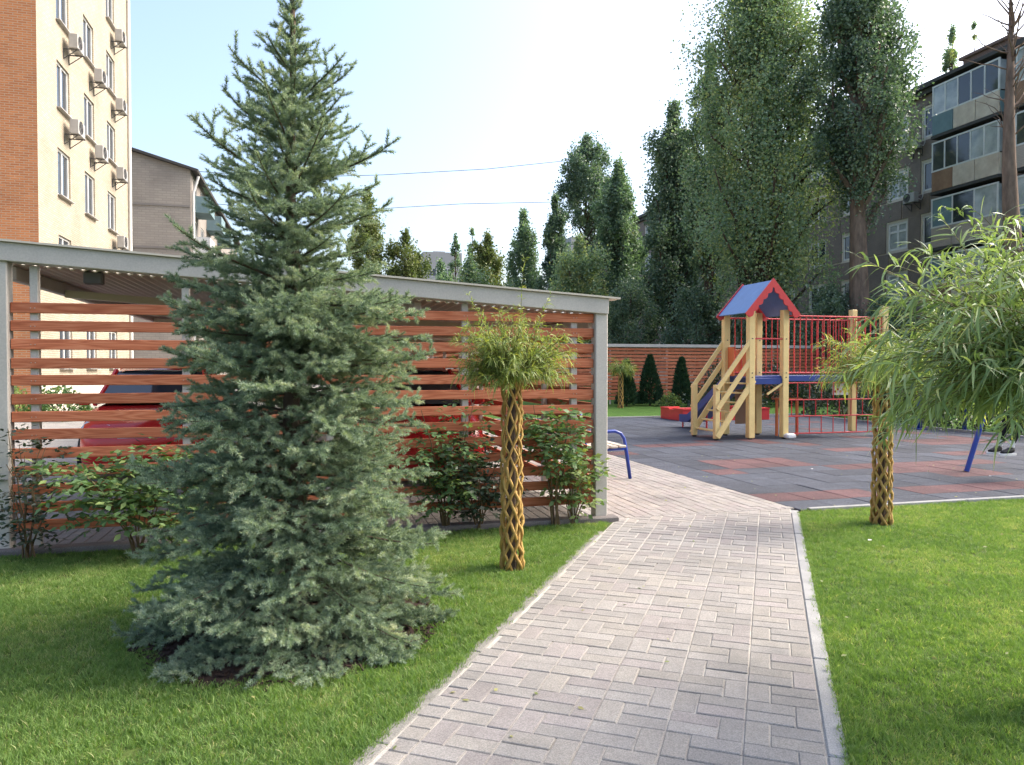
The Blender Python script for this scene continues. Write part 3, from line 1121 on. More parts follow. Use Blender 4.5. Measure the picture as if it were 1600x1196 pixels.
def window_mesh(w, h, bars_v=1, bar_h=False, fw=0.07):
    """frame in local X (width) and Z, centred on its sill"""
    m = MB()
    m.box(0, 0, fw / 2, w, 0.07, fw)
    m.box(0, 0, h - fw / 2, w, 0.07, fw)
    for s in (-1, 1):
        m.box(s * (w / 2 - fw / 2), 0, h / 2, fw, 0.07, h - 2 * fw)
    for i in range(bars_v):
        m.box(-w / 2 + w * (i + 1) / (bars_v + 1), 0, h / 2, fw * 1.2, 0.06, h - 2 * fw)
    if bar_h:
        m.box(0, 0, h * 0.68, w - 2 * fw, 0.05, fw)
    return m


def pane_mesh(w, h):
    m = MB()
    m.box(0, 0.012, h / 2, w - 0.1, 0.012, h - 0.1)
    return m


YB0, YB1, YA = 27.1, 39.5, -8.4
yb = root('apartment_building', 'tall yellow brick block with orange brick corner face', 'building', (YA, YB0, 0))
H = 27.0
holes = []
cols = [29.75 - YB0, 32.95 - YB0, 36.3 - YB0]
ww, wh = 1.4, 1.62
for c in cols:
    for k in range(-2, 6):
        holes.append((c - ww / 2, c + ww / 2, 7.45 + 3.0 * k, 7.45 + 3.0 * k + wh))
m = MB()
facade(m, (0, 0, 0), (0, 1, 0), holes, YB1 - YB0, H, 0, (-1, 0, 0))
m.build('yellow_wall', M['brick_yellow'], yb)
m = MB()
m.poly3([(-22, 0, 0), (-0.0, 0, 0), (-0.0, 0, H), (-22, 0, H)])
m.build('orange_wall', M['brick_orange'], yb)
m = MB()
m.poly3([(0, YB1 - YB0, 0), (-22, YB1 - YB0, 0), (-22, YB1 - YB0, H), (0, YB1 - YB0, H)])
m.poly3([(-22, YB1 - YB0, 0), (-22, 0, 0), (-22, 0, H), (-22, YB1 - YB0, H)])
m.poly3([(-0.6, 0.1, 0), (-0.6, YB1 - YB0, 0), (-0.6, YB1 - YB0, H), (-0.6, 0.1, H)])
m.build('rear_wall', M['grey_side'], yb)
m = MB()
m.box(-11, (YB1 - YB0) / 2, H + 0.15, 22.6, YB1 - YB0 + 0.6, 0.3)
m.build('roof', M['slate'], yb)
m = MB()
m.tube([(0.09, YB1 - YB0 - 0.15, 0), (0.09, YB1 - YB0 - 0.15, H)], 0.07, 8)
m.build('downpipe', M['white_paint'], yb)
m = MB()
m.box(0.006, (YB1 - YB0) / 2, 0.45, 0.05, YB1 - YB0 - 0.02, 0.9)
m.build('base_course', M['cream_joint'], yb)
wf = window_mesh(ww, wh, 1).mesh('window', M['white_paint'])
wp = pane_mesh(ww, wh).mesh('pane', M['glass'])
sl = MB().box(0, -0.12, -0.02, ww + 0.1, 0.24, 0.03).mesh('sill', M['ac'])
for h in holes:
    w_ = add('window', wf, yb, (-0.10, (h[0] + h[1]) / 2, h[2]), (0, 0, math.pi / 2))
    add('pane', wp, w_)
    add('sill', sl, w_)


def ac_unit(loc, rz, label, group, sc=1.0):
    o = root('air_conditioner', label, 'air conditioner', loc, rz, group)
    m = MB()
    m.cbox(0, -0.34, 0.28, 0.78, 0.30, 0.52, 0.02)
    c = m.build('casing', M['ac'], o)
    m = MB()
    pts = [(-0.12 + 0.22 * math.cos(t), -0.495, 0.3 + 0.22 * math.sin(t)) for t in [2 * math.pi * i / 20 for i in range(21)]]
    m.tube(pts, 0.012, 5, False)
    for i in range(6):
        t = math.pi * i / 6
        m.tube([(-0.12 + 0.21 * math.cos(t), -0.497, 0.3 + 0.21 * math.sin(t)), (-0.12 - 0.21 * math.cos(t), -0.497, 0.3 - 0.21 * math.sin(t))], 0.006, 4)
    m.build('grille', M['black'], c)
    m = MB()
    m.tube([(-0.12 + 0.0, -0.492, 0.3), (-0.12, -0.494, 0.3)], 0.2, 20)
    m.build('fan', M['steel_dark'], c)
    for s in (-0.3, 0.3):
        m = MB()
        m.beam((s, 0.0, 0.0), (s, -0.52, 0.0), 0.035, 0.035)
        m.beam((s, -0.012, -0.02), (s, -0.012, -0.36), 0.03, 0.03, up=(1, 0, 0))
        m.beam((s, -0.02, -0.34), (s, -0.42, -0.02), 0.025, 0.025)
        m.build('bracket', M['steel_dark'], o)
    m = MB()
    m.tube([(0.36, -0.2, 0.2), (0.47, -0.1, 0.12), (0.48, -0.02, 0.3), (0.48, 0.0, 0.9)], 0.02, 6)
    m.build('pipe', M['white_paint'], o)
    return o


names = ['first', 'second', 'third']
floors = {3: 'topmost visible', 2: 'upper', 1: 'middle', 0: 'lowest'}
for ci, ks in ((0, (2, 1)), (1, (2, 1)), (2, (3, 2, 1, 0))):
    for k in ks:
        which = {0: 'nearest the orange corner', 1: 'in the middle window column', 2: 'in the far window column'}[ci]
        order = ['highest', 'second highest', 'third highest', 'lowest'][ks.index(k)] if len(ks) > 2 else ['upper', 'lower'][ks.index(k)]
        ac_unit((YA, YB0 + cols[ci] + 0.35, 7.45 + 3 * k - 0.72), math.pi / 2, f'{order} air conditioner on yellow wall {which}', 'air conditioners on the yellow block')

# the grey gabled block behind
gx, gy = -7.7, 53.8
gb = root('apartment_building', 'old grey block with low gable behind the yellow building', 'building', (gx, gy, 0))
m = MB()
m.poly3([(-13, 0, 0), (0, 0, 0), (0, 0, 14.6), (-6.5, 0, 16.4), (-13, 0, 14.6)])
m.build('gable_wall', M['brick_grey'], gb)
ghs = []
for i in range(9):
    for k in range(5):
        ghs.append((1.2 + 3.4 * i, 3.0 + 3.4 * i, 1.9 + 2.75 * k, 3.4 + 2.75 * k))
m = MB()
facade(m, (0, 0, 0), (0, 1, 0), ghs, 32, 14.6, 0, (-1, 0, 0))
m.poly3([(-0.4, 0.1, 0), (-0.4, 32, 0), (-0.4, 32, 14), (-0.4, 0.1, 14)])
m.poly3([(-13, 32, 0), (-13, 0, 0), (-13, 0, 14.6), (-13, 32, 14.6)])
m.build('side_wall', M['grey_side'], gb)
wf2 = window_mesh(1.8, 1.5, 1).mesh('window', M['white_paint'])
wp2 = pane_mesh(1.8, 1.5).mesh('pane', M['glass'])
for h in ghs:
    w_ = add('window', wf2, gb, (-0.08, (h[0] + h[1]) / 2, h[2]), (0, 0, math.pi / 2))
    add('pane', wp2, w_)
m = MB()
m.slab([(0.5, -0.3, 14.55), (0.5, 32.3, 14.55), (-6.5, 32.3, 16.55), (-6.5, -0.3, 16.55)], 0.16)
m.slab([(-6.5, -0.3, 16.55), (-6.5, 32.3, 16.55), (-13.5, 32.3, 14.55), (-13.5, -0.3, 14.55)], 0.16)
m.build('roof', M['slate'], gb)
for z in (12.2, 9.4):
    m = MB()
    m.box(-6.5, -0.02, z, 12.9, 0.06, 0.14)
    m.build('band', M['grey_side'], gb)
for i in (0, 2, 4):
    for k in range(1, 5):
        m = MB()
        m.box(0.55, 2.1 + 3.4 * i, 1.05 + 2.75 * k, 1.1, 2.6, 0.14)
        m.box(1.06, 2.1 + 3.4 * i, 1.6 + 2.75 * k, 0.05, 2.6, 0.95)
        for s in (-1, 1):
            m.box(0.53, 2.1 + 3.4 * i + s * 1.27, 1.6 + 2.75 * k, 1.0, 0.05, 0.95)
        b_ = m.build('balcony', M['white_paint'] if (i + k) % 2 else M['balcony_teal'], gb)
m = MB()
m.tube([(0.12, 0.35, 0), (0.12, 0.35, 13.2), (0.45, 0.35, 14.3)], 0.09, 8)
m.build('downpipe', M['white_paint'], gb)

# the brown panelled block on the right
bx, by0, by1 = 31.2, 22.0, 84.0
bb = root('apartment_building', 'five storey dark brown panelled block with glazed balconies on the right', 'building', (bx, by0, 0))
LB, HB = by1 - by0, 16.3
bh = []
wins = [(31.2, 32.7, 1), (33.75, 35.15, 2)]
y = 37.3
while y < 82:
    wins += [(y, y + 1.5, 1)]
    y += 3.1
wins = [(y0 - by0, y1 - by0, t) for y0, y1, t in wins] + [(1.0, 2.4, 1)]
ztop = [15.05, 12.25, 9.45, 6.65, 3.85]
for y0, y1, t in wins:
    for zt in ztop:
        bh.append((y0, y1, zt - 1.5, zt))
m = MB()
facade(m, (0, 0, 0), (0, 1, 0), bh, LB, HB - 0.5, 0, (1, 0, 0), 0.12)
m.build('front_wall', M['cream_joint'], bb)
m = MB()
m.poly3([(0, 0, 0), (12, 0, 0), (12, 0, HB - 0.5), (0, 0, HB - 0.5)])
m.poly3([(12, LB, 0), (0, LB, 0), (0, LB, HB - 0.5), (12, LB, HB - 0.5)])
m.poly3([(12, 0, 0), (12, LB, 0), (12, LB, HB - 0.5), (12, 0, HB - 0.5)])
m.poly3([(0.5, 0.1, 0), (0.5, LB, 0), (0.5, LB, 15), (0.5, 0.1, 15)])
m.build('end_wall', M['brown_panel'], bb)
m = MB()
m.box(6, LB / 2, HB - 0.22, 13.0, LB + 0.6, 0.26)
m.box(6, LB / 2, HB - 0.47, 12.6, LB + 0.2, 0.24)
m.build('roof', M['slate'], bb)
wfb = {1: window_mesh(1.5, 1.5, 1, False, 0.09).mesh('window', M['white_paint']), 2: window_mesh(1.4, 1.5, 1, True, 0.12).mesh('window', M['white_paint'])}
wpb = pane_mesh(1.5, 1.5).mesh('pane', M['glass'])
wpc = pane_mesh(1.4, 1.5).mesh('pane', M['glass_pale'])
i = 0
for y0, y1, t in wins:
    for zt in ztop:
        w_ = add('window', wfb[t], bb, (0.07, (y0 + y1) / 2, zt - 1.5), (0, 0, -math.pi / 2))
        add('pane', wpc if (t == 2 or i % 4 == 3) else wpb, w_)
        i += 1
# dark panels between the pale joints: piers between windows, spandrels above and below
jt = 0.07
edges = sorted(wins)
piers = []
prev = 0.0
for y0, y1, t in edges:
    if y0 - prev > 0.5:
        piers.append((prev + (jt if prev else 0), y0 - jt * 1.6))
    prev = y1 + jt * 0.6
piers.append((prev + jt, LB))
for k, zt in enumerate(ztop):
    z_hi = zt + 0.02 if k else zt - 0.05
    shift = 0.55
    for (p0, p1) in piers:
        m = MB()
        m.box(-0.02, (p0 + p1) / 2, zt - 0.72, 0.05, p1 - p0, 1.70)
        m.build('wall_panel', M['brown_panel'], bb)
    # spandrel band below the windows
    y = 0.0
    lens = [w for w in (2.3, 1.7, 1.9, 2.6)]
    j = k
    while y < LB - 0.4:
        w = min(lens[j % 4], LB - y)
        m = MB()
        m.box(-0.02, y + w / 2, zt - 2.16, 0.05, w - jt, 1.02)
        m.build('wall_panel', M['brown_panel'], bb)
        y += w
        j += 1
m = MB()
m.box(-0.02, LB / 2, 15.5, 0.05, LB, 0.62)
m.build('wall_panel', M['brown_panel'], bb)


def glazed_balcony(y0, y1, z, kind):
    """enclosed balcony: slab, parapet panels, glazing bars and panes"""
    L = y1 - y0
    m = MB()
    m.box(-0.55, (y0 + y1) / 2, z - 0.07, 1.16, L + 0.1, 0.14)
    s = m.build('balcony_slab', M['slate'], bb)
    n = 3
    mats = {'a': ['balcony_teal', 'balcony_beige', 'balcony_beige'], 'b': ['balcony_beige', 'balcony_beige', 'balcony_rust'], 'c': ['brick_pale', 'brick_pale', 'brick_pale']}[kind]
    for i in range(n):
        m = MB()
        yy0 = y0 + L * i / n
        m.box(-1.08, yy0 + L / n / 2, z + 0.5, 0.06, L / n - 0.04, 0.96)
        m.build('parapet_panel', M[mats[i] if kind != 'a' else mats[n - 1 - i]], s)
    for yy in (y0 + 0.03, y1 - 0.03):
        m = MB()
        m.box(-0.55, yy, z + 0.5, 1.0, 0.06, 0.96)
        m.build('parapet_panel', M['balcony_teal' if kind == 'a' else 'balcony_beige'], s)
    nb = 5 if kind != 'c' else 3
    for i in range(nb + 1):
        m = MB()
        m.box(-1.08, y0 + 0.04 + (L - 0.08) * i / nb, z + 1.72, 0.06, 0.07, 1.46)
        m.build('mullion', M['white_paint'], s)
    for zz in (z + 1.02, z + 2.42):
        m = MB()
        m.box(-1.08, (y0 + y1) / 2, zz, 0.07, L, 0.08)
        m.build('glazing_rail', M['white_paint'], s)
    for i in range(nb):
        m = MB()
        yy = y0 + 0.04 + (L - 0.08) * (i + 0.5) / nb
        m.box(-1.08, yy, z + 1.72, 0.015, (L - 0.08) / nb - 0.08, 1.32)
        m.build('pane', M['glass_pale' if (i * 7 + int(z * 3)) % 5 in (0, 2) else ('balcony_teal' if (i * 5 + int(z)) % 7 == 3 else 'glass')], s)
    for yy in (y0 + 0.03, y1 - 0.03):
        m = MB()
        m.box(-0.55, yy, z + 1.72, 1.0, 0.02, 1.34)
        m.build('pane', M['glass_pale'], s)


for k, (z, kd) in enumerate(((13.05, 'a'), (10.25, 'b'), (7.45, 'c'), (4.65, 'b'), (1.85, 'a'))):
    glazed_balcony(27.2 - by0, 31.0 - by0, z, kd)
    glazed_balcony(22.6 - by0, 26.4 - by0, z, 'bca'[k % 3])
m = MB()
m.box(-0.5, 29.1 - by0, 15.8, 1.25, 4.2, 0.12)
m.build('balcony_roof', M['slate'], bb)
m = MB()
m.box(2.6, 30.7 - by0, HB + 0.6, 1.6, 2.6, 1.3)
m.box(2.6, 30.7 - by0, HB + 1.32, 1.9, 2.9, 0.14)
v_ = m.build('vent_shaft', M['brick_red'], bb)
ac_unit((bx - 0.05, 33.0, 13.0), -math.pi / 2, 'upper air conditioner on the brown block beside the balconies', 'air conditioners on the brown block')
ac_unit((bx - 0.05, 33.1, 10.2), -math.pi / 2, 'lower air conditioner on the brown block beside the balconies', 'air conditioners on the brown block')


def far_block(u, Y, w, top_v, label):
    X = (u - 800) / 1170 * Y
    z = 1.47 + (575 - top_v) / 1170 * Y
    p = S(X, Y)
    o = root('apartment_building', label, 'building', p)
    m = MB()
    m.box(0, 0, z / 2, w, 12, z)
    m.box(0, 0, z + 0.4, w * 0.3, 4, 0.8)
    m.build('wall', M['far_block'], o)
    n = int(z // 3)
    wm_ = window_mesh(1.6, 1.5, 1).mesh('window', M['white_paint'])
    pm_ = pane_mesh(1.6, 1.5).mesh('pane', M['glass'])
    for k in range(max(0, n - 4), n):
        for i in range(int(w // 3)):
            w_ = add('window', wm_, o, (-w / 2 + 1.7 + 3 * i, -6.02, 1.0 + 3 * k))
            add('pane', pm_, w_)


far_block(684, 150, 7.5, 402, 'pale far tower block just above the carport roof')
far_block(905, 120, 7.0, 382, 'distant pale block showing between the far poplars')

# ------------------------------------------------------------------ vegetation
def needles(P0, P1, per_m, ln, wd, tint):
    """needle triangles round shoot segments P0 -> P1"""
    d = P1 - P0
    L = np.linalg.norm(d, axis=1)
    n = np.maximum(3, (L * per_m).astype(int))
    idx = np.repeat(np.arange(len(P0)), n)
    t = rng.uniform(0, 1.05, len(idx))
    ax = unit(d)[idx]
    P = P0[idx] + d[idx] * t[:, None]
    r = rng.normal(size=(len(idx), 3))
    per = unit(r - ax * np.sum(r * ax, 1, keepdims=True))
    per[:, 2] += 0.25
    f = rng.uniform(0.35, 0.8, len(idx))
    f = np.where(t > 0.9, f + 0.8, f)
    D = unit(ax * f[:, None] + per)
    ll = ln * rng.uniform(0.75, 1.15, len(idx))
    side = unit(np.cross(D, rng.normal(size=D.shape))) * (wd * 0.5)
    tip = P + D * ll[:, None]
    V = np.stack([P - side, P + side, tip], 1).reshape(-1, 3)
    F = np.arange(len(V)).reshape(-1, 3)
    tt = np.clip(tint[idx] + rng.normal(0, 0.1, len(idx)), 0, 1)
    return V, F, np.repeat(tt, 3)


def spruce():
    o = root('spruce_tree', 'blue green spruce with low skirt on the lawn in the foreground', 'tree', (*SPRUCE, 0))
    H = 3.60
    m = MB()
    pts = [(0.012 * math.sin(i * 1.1), 0.012 * math.cos(i * 1.7), H * i / 14) for i in range(15)]
    m.tube(pts, [0.062 * (1 - i / 15.5) + 0.006 for i in range(15)], 10)
    m.build('trunk', M['bark'], o, True)
    zs = np.array([0.0, 0.12, 0.3, 0.66, 1.02, 1.38, 1.74, 2.05, 2.3, 2.6, 2.85, 3.1, 3.3, 3.6])
    rs = np.array([0.86, 0.95, 0.96, 0.85, 0.78, 0.76, 0.73, 0.70, 0.67, 0.62, 0.48, 0.29, 0.16, 0.04])
    wood = MB()
    s0, s1, tn = [], [], []
    z = 0.10
    lvl = 0
    up = np.array([0, 0, 1.0])
    tiers = [1.92, 2.05, 2.18, 2.31, 2.44, 2.56, 2.68, 2.80, 2.91, 3.02, 3.12, 3.22, 3.31, 3.39, 3.46]
    ti = 0
    while z < H - 0.10:
        short = 1.0
        if z > 1.88:
            short = 1.0 if ti % 2 == 0 else (0.84 if z < 2.35 else 0.62)
            ti += 1
        n = 8 if z < 1.9 else 6
        ph = rng.uniform(0, 6.28)
        for k in range(n):
            az = ph + 2 * math.pi * (k + rng.uniform(-0.25, 0.25)) / n
            e0 = np.interp(z, [0, 0.4, 1.2, 2.0, 2.6, 3.5], [-6, -2, 4, 14, 30, 46]) + rng.normal(0, 5)
            Rr = np.interp(z + 0.1 * max(0, e0) / 30, zs, rs) * (rng.uniform(0.88, 1.0) if z < 0.4 else rng.uniform(0.74, 1.06) if z < 1.88 else short * rng.uniform(0.66, 1.08))
            L = Rr / max(0.55, math.cos(R(e0)))
            st = 9
            h = np.array([math.cos(az), math.sin(az), 0])
            sd = np.array([-math.sin(az), math.cos(az), 0])
            pts = []
            p = np.array([0, 0, z])
            bend = rng.normal(0, 0.12)
            for i in range(st + 1):
                t = i / st
                el = R(e0 + (-10 * math.sin(math.pi * t) + (12 if z > 1.5 else 8) * t * t))
                dd = (h * math.cos(bend * t) + sd * math.sin(bend * t)) * math.cos(el) + up * math.sin(el)
                pts.append((p.copy(), dd))
                p = p + dd * L / st
            wood.tube([tuple(q) for q, _ in pts], [0.011 * (1 - i / (st + 2)) * (0.6 + 0.5 * L) for i in range(st + 1)], 4, False)
            start = 0.07 if z > 1.4 else 0.25
            # leading shoot
            for i in range(st):
                if (i + 1) / st > start:
                    s0.append(pts[i][0]); s1.append(pts[i + 1][0])
                    tn.append(0.45 + (0.28 if i == st - 1 else 0.0))
            sl = start * L
            sgn = 1
            step = 0.068 if z < 2.0 else 0.078
            while sl < L * 0.97:
                t = sl / L * st
                i = min(int(t), st - 1)
                q = pts[i][0] + (pts[i + 1][0] - pts[i][0]) * (t - i)
                ax = pts[i][1]
                side = unit(np.cross(ax, up))
                upv = np.cross(side, ax)
                ll = min(0.42 * (L - sl) + 0.065, 0.27) * rng.uniform(0.7, 1.15)
                tilt = rng.normal(0.05 if z < 2 else 0.15, 0.28)
                ld = unit(ax * 0.72 + side * sgn * 0.75 + upv * tilt)
                e = q + ld * ll + up * 0.02 * rng.normal()
                hue = rng.normal(0, 0.10)
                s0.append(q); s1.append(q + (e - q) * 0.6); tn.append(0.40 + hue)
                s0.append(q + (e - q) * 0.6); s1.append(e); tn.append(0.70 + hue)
                if ll > (0.085 if z < 1.9 else 0.13):
                    x = 0.045
                    g = 1
                    while x < ll * 0.93:
                        b = q + ld * x
                        s3 = unit(np.cross(ld, up + rng.normal(0, 0.35, 3)))
                        dl = unit(ld * 0.7 + s3 * g * 0.75 + up * rng.normal(0.02, 0.22))
                        l3 = rng.uniform(0.05, 0.09) * (0.7 + 0.5 * (1 - x / ll))
                        s0.append(b); s1.append(b + dl * l3); tn.append(0.64 + hue + rng.normal(0, 0.1))
                        g = -g
                        x += 0.058
                sgn = -sgn
                sl += step * rng.uniform(0.8, 1.2) * 0.62
        dz = np.interp(z, [0, 1, 2, 3, 3.6], [0.092, 0.09, 0.10, 0.13, 0.10])
        z += dz * rng.uniform(0.85, 1.15)
        if z > 1.88:
            if ti >= len(tiers):
                break
            z = tiers[ti]
        lvl += 1
    # short inner shoots that hide the stem
    for _ in range(420):
        zz = rng.uniform(0.15, H - 0.6)
        a = rng.uniform(0, 6.28)
        d = unit(np.array([math.cos(a), math.sin(a), rng.normal(0.35, 0.4)]))
        q = np.array([0, 0, zz]) + d * rng.uniform(0.03, 0.16)
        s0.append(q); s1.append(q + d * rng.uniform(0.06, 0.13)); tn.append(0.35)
    # the leader
    for i in range(9):
        s0.append(np.array([0, 0, H - 0.58 + 0.07 * i])); s1.append(np.array([0, 0, H - 0.58 + 0.07 * (i + 1)])); tn.append(0.5)
    s0, s1, tn = np.array(s0), np.array(s1), np.array(tn)
    low = (s0[:, 2] < 0.03) | (s1[:, 2] < 0.03)
    dz_ = np.where(low, 0.03 - np.minimum(s0[:, 2], s1[:, 2]), 0)
    s0[:, 2] += dz_; s1[:, 2] += dz_
    wood.build('branches', M['bark'], o)['kind'] = 'stuff'
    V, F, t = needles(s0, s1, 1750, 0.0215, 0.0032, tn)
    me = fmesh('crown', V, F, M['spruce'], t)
    add('crown', me, o)
    print('spruce', len(s0), 'shoots', len(F), 'needles')


def mulch():
    m = MB()
    n = 40
    rim = []
    for i in range(n):
        th = 2 * math.pi * i / n
        r = 0.78 + 0.05 * math.sin(5 * th) + 0.04 * math.sin(9 * th + 1)
        rim.append((r * math.cos(th), r * math.sin(th)))
    b = len(m.v)
    m.v.append((0, 0, 0.05))
    rings = [0.4, 0.75, 1.0]
    for k in rings:
        for x, y in rim:
            m.v.append((x * k, y * k, 0.05 * (1 - k) + 0.004 + (random.uniform(0, 0.012) if k < 1 else 0)))
    for i in range(n):
        j = (i + 1) % n
        m.f.append((0, 1 + i, 1 + j))
        for l in range(2):
            m.f.append((1 + l * n + i, 1 + (l + 1) * n + i, 1 + (l + 1) * n + j, 1 + l * n + j))
    o = m.build('mulch', M['mulch'], None)
    o.location = (*SPRUCE, 0)
    tag(o, 'dark bark mulch bed under the spruce', 'mulch', None, 'stuff')
    c = MB()
    for _ in range(1300):
        th, r = random.uniform(0, 6.28), 0.84 * math.sqrt(random.random())
        x, y = r * math.cos(th), r * math.sin(th)
        rot = Matrix.Rotation(random.uniform(0, 6.28), 3, 'Z') @ Matrix.Rotation(random.gauss(0, 0.4), 3, 'X') @ Matrix.Rotation(random.gauss(0, 0.35), 3, 'Y')
        c.box(x, y, 0.06 * max(0, 1 - r / 0.8) + random.uniform(0.006, 0.02), random.uniform(0.015, 0.055), random.uniform(0.008, 0.02), 0.005, rot)
    ch = c.build('bark_chips', M['mulch'], o)
    ch['kind'] = 'stuff'


spruce()
mulch()


def braided_trunk(o, H, r0, r1, n=7, turns=1.3):
    """two crossing sets of withies woven into a tube"""
    for fam in (1, -1):
        for k in range(n):
            pts, rad = [], []
            st = 34
            ph = 2 * math.pi * k / n + (0.0 if fam > 0 else math.pi / n)
            wob = random.uniform(-0.16, 0.16)
            thick = random.uniform(0.8, 1.25)
            for i in range(st + 1):
                t = i / st
                z = H * t
                base = 1.0 + 0.10 * math.exp(-t * 9) + 0.35 * max(0, t - 0.88) / 0.12
                r = (r0 + (r1 - r0) * t) * base
                th = ph + fam * turns * 2 * math.pi * t + wob * math.sin(7 * t + k)
                weave = 0.011 * math.sin(n * turns * 2 * math.pi * t * 1.0 + (0 if fam > 0 else math.pi) + k * math.pi)
                r += weave
                pts.append((r * math.cos(th), r * math.sin(th), z))
                rad.append((0.0125 - 0.0040 * t) * thick * random.uniform(0.88, 1.12))
            m = MB()
            m.tube(pts, rad, 6)
            m.build('withy', M['withy'], o, True)
    m = MB()
    m.tube([(0, 0, 0), (0, 0, H * 0.5), (0, 0, H)], [r0 * 0.55, r0 * 0.45, r1 * 0.45], 8)
    m.build('core', M['bark'], o)


def willow_crown(o, H, n_sh, len_rng, elev, leaf_L, leaf_W, per_m, droop, leafm, tall=(), bias=None, seg=4, r_top=0.07, tint_mu=0.5):
    wood = MB()
    P, D = [], []
    for k in range(n_sh + len(tall)):
        special = k >= n_sh
        az = rng.uniform(0, 2 * math.pi)
        if special:
            az, el, L = tall[k - n_sh]
            el = R(el)
            g = 0.10
        else:
            el = R(rng.uniform(*elev))
            L = rng.uniform(*len_rng)
            L *= 0.72 + 0.28 * math.sin(min(el * 1.6, math.pi / 2)) if el > 0 else 0.72
            if bias is not None:
                L *= bias(az, el)
            g = droop * rng.uniform(0.6, 1.3)
        d = np.array([math.cos(el) * math.cos(az), math.cos(el) * math.sin(az), math.sin(el)])
        p = np.array([r_top * math.cos(az), r_top * math.sin(az), H * 1.0 - rng.uniform(0, 0.05)])
        st = 9
        pts = [p.copy()]
        for i in range(st):
            d = unit(d + np.array([0, 0, -g * L / st * 3.0]) + rng.normal(0, 0.05, 3))
            q = p + d * L / st
            nl = rng.poisson(per_m * L / st * (0.5 if i < 2 else 1.0))
            for _ in range(nl):
                f = rng.uniform()
                P.append(p + (q - p) * f)
                r = rng.normal(size=3)
                per = unit(r - d * np.dot(r, d))
                D.append(d * rng.uniform(0.5, 1.0) + per * 0.75)
            p = q
            pts.append(p.copy())
        wood.tube([tuple(x) for x in pts], [0.0055 * (1 - i / (st + 1.5)) for i in range(st + 1)], 4, False)
    P, D = np.array(P), np.array(D)
    n = len(P)
    wood.build('shoots', M['twig'], o)
    V, F = leaf_strips(P, D, rng.uniform(*leaf_L, n), rng.uniform(*leaf_W, n), rng.uniform(0.15, 0.75, n), rng.normal(0, 0.28, n), seg)
    t = np.repeat(np.clip(rng.normal(tint_mu, 0.2, n), 0, 1), 2 * (seg + 1))
    add('crown', fmesh('crown', V, F, leafm, t), o)
    print('willow leaves', n)


o = root('willow_tree', 'braided trunk willow with round feathery head left of the path', 'tree', (*WILLOW_A, 0), 0.4)
braided_trunk(o, 1.44, 0.073, 0.066)
willow_crown(o, 1.45, 380, (0.14, 0.50), (-4, 78), (0.05, 0.09), (0.005, 0.0085), 105, 0.34, M['willow'],
             tall=((0.3, 84, 0.88), (2.6, 70, 0.62), (5.6, 66, 0.64), (1.4, 76, 0.55), (3.6, 74, 0.52)), tint_mu=0.45)
o = root('willow_tree', 'braided trunk willow on the right lawn before the play area', 'tree', (*WILLOW_B, 0), 1.3)
braided_trunk(o, 1.42, 0.080, 0.072)
willow_crown(o, 1.42, 210, (0.25, 0.66), (-4, 66), (0.07, 0.125), (0.007, 0.011), 84, 0.42, M['willow'],
             tall=((3.0, 62, 0.6), (4.4, 58, 0.55)), tint_mu=0.5)
o = root('willow_tree', 'large drooping willow head with long narrow leaves at the right edge', 'tree', (*WILLOW_C, 0), 0.0)
braided_trunk(o, 1.45, 0.085, 0.075)
willow_crown(o, 1.43, 600, (0.28, 0.96), (2, 78), (0.08, 0.14), (0.0075, 0.012), 66, 0.36, M['willow_near'],
             tall=((2.75, 50, 1.0), (2.2, 60, 0.9)), tint_mu=0.5, r_top=0.09)
p = S(3.95, 27.2)
o = root('willow_tree', 'small far willow with pale round head before the far fence', 'tree', p, 0.0)
braided_trunk(o, 1.45, 0.09, 0.08, 5)
willow_crown(o, 1.45, 90, (0.35, 0.6), (-10, 75), (0.12, 0.2), (0.014, 0.024), 40, 0.7, M['willow'], seg=3, tint_mu=0.4)


